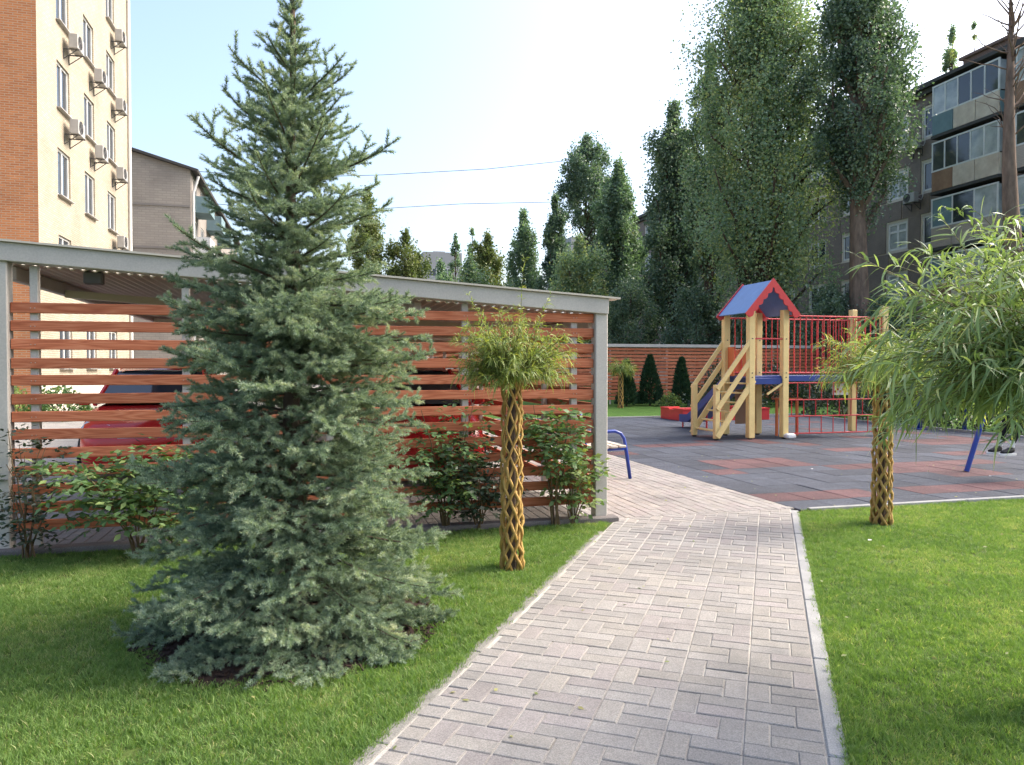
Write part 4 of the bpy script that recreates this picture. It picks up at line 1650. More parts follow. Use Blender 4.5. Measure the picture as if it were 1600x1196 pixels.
def shrub(name, label, cat, loc, h, spread, canes, leaves, lsize, leafm, bare=0.3, tmu=0.5, group=None, lean=0.35, tsd=0.2):
    """canes from one foot, oval leaflets in fives along their upper part"""
    o = root(name, label, cat, loc, 0, group)
    w = MB()
    P, D = [], []
    leaves = int(leaves * 1.15)
    lsize = lsize * 1.22
    per = max(1, leaves // canes)
    for k in range(canes):
        az = 2 * math.pi * k / canes + rng.uniform(-0.5, 0.5)
        hh = h * rng.uniform(0.6, 1.05)
        out = spread * rng.uniform(0.35, 1.0)
        pts = []
        for i in range(8):
            t = i / 7
            r = out * (t ** 1.3) + 0.02
            pts.append((r * math.cos(az) + rng.normal(0, 0.012), r * math.sin(az) + rng.normal(0, 0.012), hh * (t ** 0.9) if i else 0))
        w.tube(pts, [0.0075 * (1 - i / 9) * (0.6 + 0.4 * h) + 0.001 for i in range(8)], 5, False)
        for _ in range(per // 5):
            t = rng.uniform(bare, 1.0) * 7
            i = min(int(t), 6)
            q = np.array(pts[i]) + (np.array(pts[i + 1]) - np.array(pts[i])) * (t - i)
            a2 = rng.uniform(0, 6.28)
            pd = unit(np.array([math.cos(a2), math.sin(a2), rng.normal(0.1, 0.35)]))
            sd = unit(np.cross(pd, np.array([0, 0, 1.0])))
            st = rng.uniform(0.3, 1.0) * spread * 0.55
            q = q + pd * st
            for off, s_ in ((1.0, 0), (0.62, 1), (0.62, -1), (0.2, 1), (0.2, -1)):
                P.append(q + pd * lsize * 1.6 * off)
                D.append(pd * (1.0 if s_ == 0 else 0.35) + sd * s_ * 0.95 + np.array([0, 0, rng.normal(-0.15, 0.2)]))
    w.build('canes', M['cane'], o)
    P, D = np.array(P), np.array(D)
    P[:, 2] = np.maximum(P[:, 2], 0.03)
    n = len(P)
    N = np.array([0, 0, 1.0]) + rng.normal(0, 0.45, (n, 3))
    V, F = leaf_quads(P, D, N, rng.uniform(0.75, 1.25, n) * lsize, rng.uniform(0.5, 0.75, n) * lsize)
    t = np.repeat(np.clip(rng.normal(tmu, tsd, n), 0, 1), 5)
    add('leaves', fmesh('leaves', V, F, leafm, t), o)
    return o


FB = 6.47
shrub('rose_bush', 'thin dark leaved rose beside the left carport post', 'shrub', (*S(-3.72, 5.72)[:2], 0), 1.0, 0.26, 8, 620, 0.042, M['rose_dark'], 0.12, 0.55)
shrub('rose_bush', 'broad green rose bush between the left post and the spruce', 'shrub', (*S(-2.93, 5.83)[:2], 0), 0.82, 0.5, 10, 1900, 0.055, M['rose'], 0.48, 0.5)
shrub('rose_bush', 'small yellowish rose low beside the spruce skirt', 'shrub', (*S(-2.62, 5.75)[:2], 0), 0.42, 0.22, 6, 420, 0.045, M['rose'], 0.3, 0.7)
shrub('rose_bush', 'green rose bush between the spruce and the braided willow', 'shrub', (*S(-0.60, 6.72)[:2], 0), 1.12, 0.34, 9, 1300, 0.05, M['rose'], 0.22, 0.55)
shrub('rose_bush', 'dark rose bush right behind the spruce against the boards', 'shrub', (*S(-0.30, 6.78)[:2], 0), 0.85, 0.42, 9, 1500, 0.045, M['rose_dark'], 0.2, 0.5)
shrub('rose_bush', 'rose with bare foot and green crown near the right post', 'shrub', (*S(0.40, 6.92)[:2], 0), 1.08, 0.30, 7, 900, 0.055, M['rose'], 0.55, 0.5)
shrub('rose_bush', 'low yellow green rose at the foot of the right post', 'shrub', (*S(0.58, 7.0)[:2], 0), 0.66, 0.25, 7, 620, 0.055, M['rose'], 0.25, 0.75)


def thuja(label, loc, h, r):
    o = root('conifer_shrub', label, 'conifer', loc, 0, 'clipped conifers along the far fence')
    MB().tube([(0, 0, 0), (0, 0, h * 0.9)], [0.04, 0.01], 6).build('stem', M['bark'], o)
    n = 3800
    t = rng.uniform(0, 1, n) ** 1.15
    az = rng.uniform(0, 6.28, n)
    rr = r * (1 - t) ** 0.72 * rng.uniform(0.7, 1.08, n) * (1 + 0.12 * np.sin(3 * az + 9 * t))
    P = np.stack([rr * np.cos(az), rr * np.sin(az), 0.06 + t * (h - 0.1)], 1)
    D = np.stack([np.cos(az) * 0.6, np.sin(az) * 0.6, np.full(n, 0.9)], 1) + rng.normal(0, 0.25, (n, 3))
    V, F = leaf_quads(P, D, rng.normal(size=(n, 3)), rng.uniform(0.09, 0.16, n), rng.uniform(0.04, 0.07, n))
    add('crown', fmesh('crown', V, F, M['thuja'], np.repeat(rng.uniform(0, 1, n), 5)), o)


thuja('dark conical conifer left of two, before the far fence', S(5.33, 28.9), 1.95, 0.48)
thuja('dark conical conifer nearest the red sandpit at the far fence', S(6.5, 28.7), 1.85, 0.40)
thuja('dark conifer half hidden by the small far willow', S(4.35, 28.4), 1.75, 0.36)


def tree(label, u, Y, top_v, rad_px, z0, leafm, n_cl, per, lsize, trunk=None, seed=1, slim=0.7, name='poplar_tree', dens=1.0, cl_r=None, tmu=0.45, barkm='bark', spire=1.0):
    """tall tree: tapered trunk, steep limbs, leaf clumps along the limbs"""
    X = (u - 800) / 1170 * Y
    H = 1.47 + (575 - top_v) / 1170 * Y
    Rr = rad_px / 1170 * Y
    o = root(name, label, 'tree', S(X, Y), 0, 'trees behind the yard')
    r = np.random.default_rng(seed)
    tr = trunk or max(0.12, 0.018 * H)
    m = MB()
    m.tube([(r.normal(0, 0.05), r.normal(0, 0.05), H * 0.93 * i / 8 - (0.03 if i == 0 else 0)) for i in range(9)], [tr * (1.12 if i == 0 else 1) * (1 - i / 8.6) + 0.02 for i in range(9)], 9)
    m.build('trunk', M[barkm], o, True)
    lob = r.uniform(0, 6.28, 8)
    limbs = MB()
    C = []
    CR = []
    n_l = max(14, int(n_cl / 7))
    for k in range(n_l):
        t0 = (k + r.uniform()) / n_l
        zb = z0 + (H - z0) * t0 * 0.82
        az = k * 2.4 + r.normal(0, 0.3)
        tz = (zb - z0) / (H - z0)
        # the crown's outline: widest low down, closing to the top, lumpy
        def env(z, a):
            t = np.clip((z - z0) / (H - z0), 0, 1)
            e = (np.sin(np.pi * np.clip(t * 0.86 + 0.11, 0, 1)) ** 0.75) * (1 - 0.45 * t * spire)
            return Rr * e * (0.86 + 0.20 * np.sin(3 * a + lob[0] + 5 * t) + 0.16 * np.sin(2 * a + lob[1] - 9 * t) + 0.12 * np.sin(5 * a + 17 * t + lob[2]))
        Ll = (H - zb) * r.uniform(0.22, 0.42) + 0.6
        pts = []
        for i in range(6):
            t = i / 5
            z = zb + Ll * t * slim
            rad = max(0.1, env(z, az)) * (t ** 0.75) * r.uniform(0.92, 1.04)
            pts.append((rad * math.cos(az), rad * math.sin(az), min(z, H - 0.2)))
        limbs.tube(pts, [0.30 * tr * (1 - t_ / 6) + 0.012 for t_ in range(6)], 4, False)
        m_ = max(3, int(n_cl / n_l))
        for _ in range(m_):
            t = r.uniform(0.3, 1.0) ** 0.8 * 5
            i = min(int(t), 4)
            q = np.array(pts[i]) + (np.array(pts[i + 1]) - np.array(pts[i])) * (t - i)
            q = q + r.normal(0, 0.13 * Rr, 3) * np.array([1, 1, 0.8])
            C.append(q)
            CR.append((cl_r or 0.16 * Rr + 0.12) * r.uniform(0.4, 1.2))
    for k in range(max(4, n_cl // 14)):      # the crown's tip
        z = H - (H - z0) * 0.16 * r.uniform() ** 1.2
        a = r.uniform(0, 6.28)
        q = 0.35 * Rr * (H - z) / ((H - z0) * 0.16) * r.uniform(0, 1)
        C.append(np.array([q * math.cos(a), q * math.sin(a), z - 0.1]))
        CR.append((cl_r or 0.17 * Rr + 0.12) * 0.6)
    limbs.build('limbs', M[barkm], o)
    C, CR = np.array(C), np.array(CR)
    per = int(per * 2.7)
    lsize = lsize * 0.60
    n = len(C) * per
    idx = np.repeat(np.arange(len(C)), per)
    P = C[idx] + r.normal(0, 1, (n, 3)) * CR[idx][:, None] * np.array([0.50, 0.50, 0.85])
    P[:, 2] = np.maximum(P[:, 2], 0.3)
    D = unit(r.normal(size=(n, 3)) + np.array([0, 0, 0.2]))
    ls = r.uniform(0.7, 1.3, n) * lsize
    Nn = r.normal(size=(n, 3))
    sd = unit(np.cross(D, Nn)) * (ls * 0.42)[:, None]
    md = P + D * (ls * 0.45)[:, None]
    V = np.stack([P, md + sd, P + D * ls[:, None] + np.cross(sd, D) * 0.4, md - sd], 1).reshape(-1, 3)
    F = np.arange(4 * n).reshape(-1, 4)
    ct = r.normal(tmu, 0.19, len(C))
    t = np.repeat(np.clip(ct[idx] + r.normal(0, 0.14, n), 0, 1), 4)
    add('crown', fmesh('crown', V, F, leafm, t), o)
    return o


PO_, PDK, YL = M['poplar'], M['poplar_dark'], M['tree_yellow']
tree('tallest grey green poplar right behind the play house', 1190, 36, -110, 132, 2.6, PO_, 640, 62, 0.20, 0.38, 1, name='poplar_tree', tmu=0.74, spire=1.2, cl_r=0.95)
tree('slimmer poplar spire at the left shoulder of the tallest poplar', 1108, 40, 74, 44, 4.0, PO_, 240, 50, 0.21, 0.25, 2, tmu=0.55)
tree('dark tall tree with thick bare trunk before the brown block', 1342, 33, -110, 90, 7.2, PDK, 420, 52, 0.20, 0.50, 3, tmu=0.6, barkm='bark_pale')
tree('dark poplar with a flat top left of the tallest poplar', 1052, 44, 168, 62, 2.2, PDK, 340, 55, 0.24, 0.34, 4, tmu=0.6)
tree('bushy poplar above the end of the carport', 966, 50, 257, 50, 2.4, PO_, 300, 55, 0.26, 0.36, 5, tmu=0.35)
tree('far tree with oval crown on a bare stem', 916, 60, 217, 46, 11.0, PDK, 180, 55, 0.27, 0.30, 6, tmu=0.6, spire=0.4)
tree('narrow dark columnar poplar left of the oval crowned tree', 867, 56, 308, 30, 1.4, PDK, 170, 50, 0.26, 0.2, 7, tmu=0.5)
tree('pointed green poplar behind the willow shoot', 818, 62, 332, 38, 1.2, PO_, 170, 50, 0.28, 0.2, 8, tmu=0.5)
tree('yellowing round tree above the carport roof', 762, 66, 368, 42, 1.0, YL, 150, 48, 0.30, 0.22, 9, name='broadleaf_tree', spire=0.3, tmu=0.4)
tree('thin sparse poplar left of the yellowing tree', 712, 72, 358, 13, 3.0, PO_, 46, 26, 0.28, 0.16, 10)
tree('second thin sparse poplar beside the yellowing tree', 738, 74, 354, 15, 3.0, PO_, 52, 26, 0.28, 0.16, 11)
tree('yellow green tree just right of the spruce', 634, 46, 366, 44, 1.5, YL, 130, 48, 0.22, 0.2, 12, name='broadleaf_tree', spire=0.3, tmu=0.35)
tree('yellowish tree hidden behind the spruce', 575, 46, 300, 46, 1.5, YL, 150, 48, 0.22, 0.22, 13, name='broadleaf_tree', spire=0.4, tmu=0.35)
tree('pale bushy tree low between the far poplars', 905, 44, 378, 56, 1.2, PO_, 200, 48, 0.22, 0.2, 14, name='broadleaf_tree', spire=0.2, tmu=0.85)
tree('bluish far tree before the far tower block', 688, 95, 412, 40, 1.0, PO_, 120, 48, 0.40, 0.25, 15, name='broadleaf_tree', spire=0.2)
tree('low green tree above the right part of the carport', 735, 58, 408, 50, 1.0, PO_, 150, 48, 0.28, 0.22, 16, name='broadleaf_tree', spire=0.2, tmu=0.6)
tree('poplar top rising above the roof of the brown block', 1482, 58, 28, 24, 8.0, PO_, 150, 34, 0.26, 0.25, 17, tmu=0.8)
tree('small poplar top beside the roof vent of the brown block', 1516, 60, 40, 11, 10.0, PO_, 60, 26, 0.26, 0.2, 18, tmu=0.8)
for i, (u, Y, tv, rp, lab, lm, tm) in enumerate((
        (985, 41, 440, 60, 'dark understorey tree behind the far fence above the carport end', PDK, 0.5),
        (1090, 38, 452, 62, 'dark understorey tree behind the far fence left of the play house', PDK, 0.4),
        (1200, 36, 440, 64, 'dark understorey tree directly behind the play house', PDK, 0.55),
        (1300, 33, 455, 60, 'dark understorey tree behind the red railings', PDK, 0.4),
        (1385, 31, 470, 44, 'dark understorey tree behind the right willow', PDK, 0.5),
        (1480, 30, 480, 50, 'dark understorey tree at the right below the brown block', PDK, 0.5),
        (1580, 29, 440, 50, 'dark understorey tree behind the large willow head', PDK, 0.55))):
    tree(lab, u, Y, tv, rp, 0.5, lm, 130, 46, 0.17, 0.14, 30 + i, name='understorey_tree', spire=0.1, tmu=tm)


def bush(name, label, loc, rx, ry, h, n, lsize, leafm, tmu=0.5):
    o = root(name, label, 'shrub', loc, 0, 'shrubs round the play area')
    w = MB()
    for k in range(7):
        a = k * 0.9
        w.tube([(0.05 * math.cos(a), 0.05 * math.sin(a), 0), (rx * 0.6 * math.cos(a), ry * 0.6 * math.sin(a), h * 0.8)], [0.02, 0.006], 5)
    w.build('stems', M['bark'], o)
    d = rand_dirs(n)
    d[:, 2] = np.abs(d[:, 2])
    lump = 1 + 0.14 * np.sin(5 * d[:, 0] + 3 * d[:, 2]) + 0.12 * np.sin(7 * d[:, 1] + 4 * d[:, 2])
    q = rng.uniform(0.55, 1.05, n) ** 0.6 * lump
    P = d * q[:, None] * np.array([rx, ry, h])
    P[:, 2] += 0.03
    V, F = leaf_quads(P, unit(d + rng.normal(0, 0.7, (n, 3))), rng.normal(size=(n, 3)), rng.uniform(0.7, 1.3, n) * lsize, rng.uniform(0.5, 0.8, n) * lsize)
    add('leaves', fmesh('leaves', V, F, leafm, np.repeat(np.clip(rng.normal(tmu, 0.2, n), 0, 1), 5)), o)


for i, (b, lab) in enumerate(((9.0, 'dark clipped shrub nearest the swing at the play area edge'), (11.6, 'second dark shrub along the right edge of the play area'), (14.2, 'third dark shrub along the right edge of the play area'),
                              (16.8, 'fourth dark shrub along the right edge of the play area'), (19.3, 'dark shrub at the far right corner of the play area'))):
    bush('shrub', lab, (15.4 + 0.2 * math.sin(i * 2), b, 0), 0.95, 1.45, 1.35 + 0.15 * math.sin(i * 3), 3000, 0.09, M['rose_dark'], 0.5)
for i, (a, lab) in enumerate(((14.9, 'dark shrub behind the red sandpit'), (17.2, 'dark shrub behind the bridge of the play house'), (19.8, 'dark shrub by the far fence right of the play house'))):
    bush('shrub', lab, (a, 24.5 + 0.4 * math.sin(i), 0), 1.5, 0.9, 1.5, 2600, 0.11, M['rose_dark'], 0.5)
bush('shrub', 'small yellow green bush between the two conifers', S(6.0, 28.2), 0.5, 0.35, 0.45, 700, 0.08, M['rose'], 0.8)
for i, (X, lab) in enumerate(((-14.0, 'yellow green hedge plant behind the left boards'), (-12.6, 'dark green hedge plant behind the left boards'), (-15.6, 'hedge plant at the foot of the orange brick corner'))):
    bush('shrub', lab, S(X, 21.0), 0.9, 0.8, 0.85, 900, 0.12, M['rose'], 0.9 if i == 0 else 0.5)

# the bare trunk at the right edge
X = (1590 - 800) / 1170 * 24
o = root('bare_tree', 'brown bare trunk with dry twigs at the right edge', 'tree', S(X, 24))
m = MB()
m.tube([(0.10 * math.sin(i * 0.8), 0.05 * i, 1.35 * i - (0.03 if i == 0 else 0)) for i in range(11)], [0.36 - 0.020 * i - 0.0012 * i * i for i in range(11)], 10)
m.build('trunk', M['bark_pale'], o, True)
m = MB()
for k in range(46):
    zb = rng.uniform(8.5, 13.2)
    az = rng.uniform(0, 6.28)
    el = R(rng.uniform(25, 75))
    p = np.array([0.05, 0.35, zb])
    d = np.array([math.cos(az) * math.cos(el), math.sin(az) * math.cos(el), math.sin(el)])
    pts = [tuple(p)]
    L = rng.uniform(0.8, 2.2)
    for i in range(5):
        d = unit(d + rng.normal(0, 0.16, 3))
        p = p + d * L / 5
        pts.append(tuple(p))
    m.tube(pts, [0.030 * (1 - i / 6.2) for i in range(6)], 4, False)
m.build('twigs', M['bark_pale'], o)

# ------------------------------------------------------------------ play house
PHX, PHY = 8.66, 13.5
ph = root('play_house', 'yellow timber play tower with blue roof, ladder, bridge and red bars', 'play house', (PHX, PHY, 0.004))
TW, TD, X2 = 0.79, 0.95, 3.24
PW = 0.135
pm = MB()
pm.cbox(0, 0, 1.405, PW, PW, 2.75, 0.008)
post_m = pm.mesh('post', M['yellow_paint'])
post_s = MB().cbox(0, 0, 1.345, PW, PW, 2.63, 0.008).mesh('post', M['yellow_paint'])
bolt_m = MB().tube([(0, 0.004, 0), (0, -0.006, 0)], 0.013, 8).mesh('bolt', M['steel_dark'])
foot_m = MB().cbox(0, 0, 0.025, 0.07, 0.07, 0.06, 0.004).mesh('foot', M['black'])
for x in (0, TW, X2):
    for y in (0, TD):
        p = add('post', post_m if x == X2 else post_s, ph, (x, y, 0.0))
        for zb in (1.27, 1.36, 2.54 if x == X2 else 2.06):
            add('bolt', bolt_m, p, (0, -PW / 2 - 0.004, zb))
        add('foot', foot_m, p)
m = MB()
m.cbox(TW + 0.06, -0.12, 0.06, 0.22, 0.16, 0.11, 0.03)
m.build('white_foot_block', M['white_paint'], ph)
# platform
m = MB()
m.cbox(X2 / 2, TD / 2, 1.27, X2 - PW, TD + 0.02, 0.05, 0.006)
m.build('platform', M['blue_paint'], ph)
for y in (-0.0, TD):
    m = MB()
    m.cbox((TW + X2) / 2, y - 0.02 * (1 if y == 0 else -1), 1.245, X2 - TW - PW, 0.04, 0.12, 0.006)
    m.build('platform_edge', M['blue_paint'], ph)
m = MB()
m.cbox(TW / 2, -0.02, 1.19, TW - PW, 0.03, 0.13, 0.006)
m.build('platform_edge', M['blue_paint'], ph)
# roof
xc, ap, hw, dropz = TW / 2, 3.27, 0.60, 0.68
for s in (-1, 1):
    m = MB()
    m.slab([(xc, -0.16, ap - 0.03), (xc + s * hw * 0.98, -0.16, ap - 0.03 - dropz * 0.98), (xc + s * hw * 0.98, TD - 0.04, ap - 0.03 - dropz * 0.98), (xc, TD - 0.04, ap - 0.03)], 0.02)
    m.build('roof_panel', M['blue_roof'], ph)
    for y in (-0.185, TD - 0.015):
        L = math.hypot(hw, dropz) + 0.06
        d = Vector((s * hw, 0, -dropz)).normalized()
        nrm = Vector((-s * dropz, 0, -hw)).normalized()
        A = Vector((xc, y, ap + 0.015))
        pts = [A, A + d * L]
        n = 6
        wd = 0.15
        lo = []
        for i in range(n):
            for k in range(5):
                t = (i + k / 5) / n
                w = wd - 0.035 + 0.04 * math.sin(math.pi * k / 5)
                lo.append(A + d * (L * (1 - t)) + nrm * w)
        end = Vector((xc, y, ap + 0.015 - wd * 1.25))
        lo = [q for q in lo if (q.x - xc) * s > 0.01]
        pts = pts + lo + [end]
        m = MB()
        m.slab([tuple(q) for q in pts], 0.028)
        m.build('bargeboard', M['red_paint'], ph)
# ladder with handrails
RUN = 0.76
for y in (0.02, TD - 0.02):
    m = MB()
    m.cbox(-RUN, y, 0.575, 0.105, 0.10, 1.09, 0.006)
    p = m.build('ladder_post', M['yellow_paint'], ph)
    add('foot', foot_m, p, (-RUN, y, 0))
    for z0, z1, w in ((0.06, 1.22, 0.12), (0.62, 1.72, 0.10), (1.03, 2.12, 0.09)):
        m = MB()
        m.beam((-RUN - 0.02, y + (0.065 if y > 0.4 else -0.065), z0), (0.05, y + (0.065 if y > 0.4 else -0.065), z1), 0.035, w, ch=0.005)
        m.build('stringer' if z0 < 0.1 else 'handrail', M['yellow_paint'], ph)
for i in range(6):
    t = (i + 0.6) / 6
    m = MB()
    m.cbox(-RUN + RUN * t, TD / 2, 0.06 + 1.16 * t, 0.13, TD - 0.12, 0.03, 0.004)
    m.build('step', M['yellow_paint'], ph)
# barred railings
bar = MB().tube([(0, 0, 1.36), (0, 0, 2.54)], 0.011, 6).mesh('bar', M['red_paint'])


def railing(p0, p1, n):
    p0, p1 = Vector(p0), Vector(p1)
    for z in (1.36, 2.54):
        m = MB()
        m.tube([(p0.x, p0.y, z), (p1.x, p1.y, z)], 0.017, 8)
        m.build('rail', M['red_paint'], ph)
    for i in range(n):
        q = p0 + (p1 - p0) * (i + 0.5) / n
        add('bar', bar, ph, (q.x, q.y, 0))


railing((TW, -0.02, 0), (X2, -0.02, 0), 17)
railing((TW, TD + 0.02, 0), (X2, TD + 0.02, 0), 17)
railing((X2, 0, 0), (X2, TD, 0), 6)
railing((0.0, TD + 0.02, 0), (TW, TD + 0.02, 0), 5)
m = MB()
m.tube([(0.0, -0.03, 2.06), (TW, -0.03, 2.06)], 0.016, 8)
m.build('rail', M['red_paint'], ph)
for y0, y1 in ((0.07, 0.30), (TD - 0.30, TD - 0.07)):
    m = MB()
    m.cbox(0.02, (y0 + y1) / 2, 1.60, 0.03, y1 - y0, 0.62, 0.006)
    m.build('side_panel', M['orange_paint'], ph)
m = MB()
m.cbox(0.33, TD + 0.055, 1.58, 0.22, 0.02, 0.56, 0.006)
m.build('side_panel', M['orange_paint'], ph)
# climbing grid under the bridge
zr = [0.10, 0.46, 0.80, 1.15]
for z in zr:
    m = MB()
    m.tube([(TW, -0.03, z), (X2 - 0.06, -0.03, z)], 0.014, 8)
    m.build('grid_bar', M['red_paint'], ph)
for r_ in range(3):
    for i in range(9):
        x = TW + 0.16 + 0.29 * i + (0.14 if r_ % 2 == 0 else 0.0)
        if x < X2 - 0.12:
            m = MB()
            m.tube([(x, -0.03, zr[r_]), (x, -0.03, zr[r_ + 1])], 0.010, 6)
            m.build('grid_bar', M['red_paint'], ph)
m = MB()
m.tube([(X2 - 0.12, -0.03, 0.10), (X2 - 0.11, -0.06, 0.5), (X2 - 0.10, -0.06, 0.9), (X2 - 0.12, -0.03, 1.2)], 0.035, 8)
m.build('grid_edge', M['red_paint'], ph)
m = MB()
m.cbox(1.25, 0.55, 0.80, 0.62, 0.22, 0.035, 0.005)
for x in (1.0, 1.5):
    m.cbox(x, 0.55, 0.39, 0.05, 0.05, 0.78, 0.004)
m.build('counter', M['orange_paint'], ph)
m = MB()
m.cbox(TW / 2 + 0.14, TD, 0.62, TW - 0.2, 0.025, 0.75, 0.005)
m.build('back_board', M['balcony_rust'], ph)
m = MB()
m.cbox(X2 - 0.34, TD - 0.02, 1.0, 0.42, 0.02, 0.30, 0.004)
sg = m.build('panel', M['white_paint'], ph)
m = MB()
for i in range(5):
    m.tube([(X2 - 0.48 + 0.07 * i, TD - 0.034, 0.93 + 0.05 * (i % 2)), (X2 - 0.48 + 0.07 * i, TD - 0.030, 0.93 + 0.05 * (i % 2))], 0.028, 10)
m.build('dots', M['red_paint'], sg)
m = MB()
m.beam((TW - 0.05, -0.03, 1.15), (TW - 0.42, -0.03, 0.92), 0.03, 0.04)
m.build('brace', M['yellow_paint'], ph)
# slide down the back
prof = []
for i in range(13):
    t = i / 12
    y = TD + 2.35 * t
    z = 1.28 - 1.10 * (t / 0.82) if t < 0.82 else 0.18 - 0.02 * (t - 0.82) / 0.18
    prof.append((y, max(0.14, z)))
m = MB()
for y, z in prof:
    for x, dz in ((-0.27, 0.16), (-0.24, 0.16), (-0.235, 0.0), (0.235, 0.0), (0.24, 0.16), (0.27, 0.16), (0.27, -0.03), (-0.27, -0.03)):
        m.v.append((xc + x, y, z + dz))
for i in range(len(prof) - 1):
    for k in range(8):
        j = (k + 1) % 8
        m.f.append((8 * i + k, 8 * (i + 1) + k, 8 * (i + 1) + j, 8 * i + j))
m.f.append(tuple(range(8)))
m.f.append(tuple(8 * 12 + k for k in range(7, -1, -1)))
sd_ = m.build('slide', M['blue_paint'], ph)
m = MB()
for x in (-0.22, 0.22):
    m.tube([(xc + x, TD + 2.25, 0), (xc + x, TD + 2.25, 0.15)], 0.02, 8)
    m.tube([(xc + x, TD + 1.1, 0), (xc + x, TD + 1.1, 0.62)], 0.02, 8)
m.build('legs', M['red_paint'], sd_)

# ------------------------------------------------------------------ sandpit
sp = root('sandpit', 'low red boarded sandpit behind the play ladder', 'sandpit', (11.15, 19.2, 0.004))
for (x, y, sx, sy) in ((0, -0.65, 2.7, 0.05), (0, 0.65, 2.7, 0.05), (-1.325, 0, 0.05, 1.25), (1.325, 0, 0.05, 1.25)):
    m = MB()
    m.cbox(x, y, 0.15, sx, sy, 0.30, 0.006)
    m.build('side_board', M['red_paint'], sp)
for sx in (-1, 1):
    for sy in (-1, 1):
        m = MB()
        c = Vector((sx * 1.36, sy * 0.69))
        tri = [(c.x, c.y), (c.x - sx * 0.62, c.y), (c.x, c.y - sy * 0.55)]
        if area(tri) < 0:
            tri.reverse()
        m.prism(tri, 0.303, 0.335)
        m.build('corner_seat', M['red_paint'], sp)
m = MB()
m.box(0, 0, 0.07, 2.6, 1.2, 0.13)
m.build('sand', M['sand'], sp)

# ------------------------------------------------------------------ bench behind the carport post
be = root('bench', 'blue tube bench whose arm shows behind the right carport post', 'bench', (3.72, 9.12, ZP + 0.001))
for y in (0.0, 1.55):
    m = MB()
    pts = [(0.34, y, 0.0), (0.28, y, 0.38), (0.25, y, 0.53), (0.20, y, 0.60), (0.12, y, 0.63), (-0.16, y, 0.62), (-0.28, y, 0.61)]
    m.tube(pts, 0.024, 10)
    m.tube([(-0.36, y, 0.0), (-0.28, y, 0.4), (-0.36, y, 0.86)], 0.024, 10)
    m.tube([(0.275, y, 0.40), (-0.28, y, 0.38)], 0.020, 8)
    m.build('end_frame', M['blue_tube'], be, True)
for i in range(4):
    m = MB()
    m.cbox(0.20 - 0.12 * i, 0.775, 0.435 - 0.005 * i, 0.095, 1.72, 0.03, 0.006)
    m.build('seat_slat', M['seat'], be)
for i in range(3):
    m = MB()
    m.cbox(-0.285 - 0.022 * i, 0.775, 0.56 + 0.11 * i, 0.03, 1.72, 0.09, 0.006, Matrix.Rotation(R(-10), 3, 'Y'))
    m.build('back_slat', M['seat'], be)

# ------------------------------------------------------------------ swing and the person on it
sw = root('swing', 'blue steel swing frame at the right beside the willow', 'swing', (9.77, 8.53, 0.004))
B2 = -1.62
for y in (0.0, B2):
    for s in (-1, 1):
        m = MB()
        m.tube([(s * 0.83, y, 0), (s * 0.05, y, 2.08)], 0.034, 10)
        l_ = m.build('leg', M['blue_tube'], sw)
    m = MB()
    m.tube([(-0.42, y, 1.1), (0.42, y, 1.1)], 0.022, 8)
    m.build('brace', M['blue_tube'], sw)
m = MB()
m.tube([(0, 0.1, 2.10), (0, B2 - 0.1, 2.10)], 0.042, 10)
m.build('top_beam', M['blue_tube'], sw)
SA = R(19)
sx_, sz_ = -1.42 * math.sin(SA), 2.08 - 1.42 * math.cos(SA)
for dy in (-0.24, 0.24):
    m = MB()
    m.tube([(0, -0.81 + dy, 2.07), (sx_, -0.81 + dy, sz_)], 0.009, 6)
    m.build('chain', M['steel_dark'], sw)
m = MB()
m.cbox(sx_, -0.81, sz_ - 0.01, 0.24, 0.52, 0.04, 0.012, Matrix.Rotation(SA, 3, 'Y'))
m.build('seat', M['black'], sw)


def skin_obj(name, joints, edges, radii, material, parent=None, levels=2, rootv=0):
    me = bpy.data.meshes.new(name)
    me.from_pydata(joints, edges, [])
    me.update()
    o = link(bpy.data.objects.new(name, me), parent)
    md = o.modifiers.new('skin', 'SKIN')
    md.use_smooth_shade = True
    for i, r_ in enumerate(radii):
        sv = me.skin_vertices[0].data[i]
        sv.radius = r_ if isinstance(r_, tuple) else (r_, r_)
        sv.use_root = (i == rootv)
    sub = o.modifiers.new('sub', 'SUBSURF')
    sub.levels = 1
    sub.render_levels = levels
    me.materials.append(material)
    return o


hx, hy, hz = 9.77 + sx_, 8.53 - 0.81, sz_ + 0.10
pe = root('person', 'person in black trousers and black shoes sitting on the swing', 'person', (hx, hy, 0))
J, E, Rd = [], [], []


def jt_(p, r_, parent=None):
    J.append(p)
    Rd.append(r_)
    if parent is not None:
        E.append((parent, len(J) - 1))
    return len(J) - 1


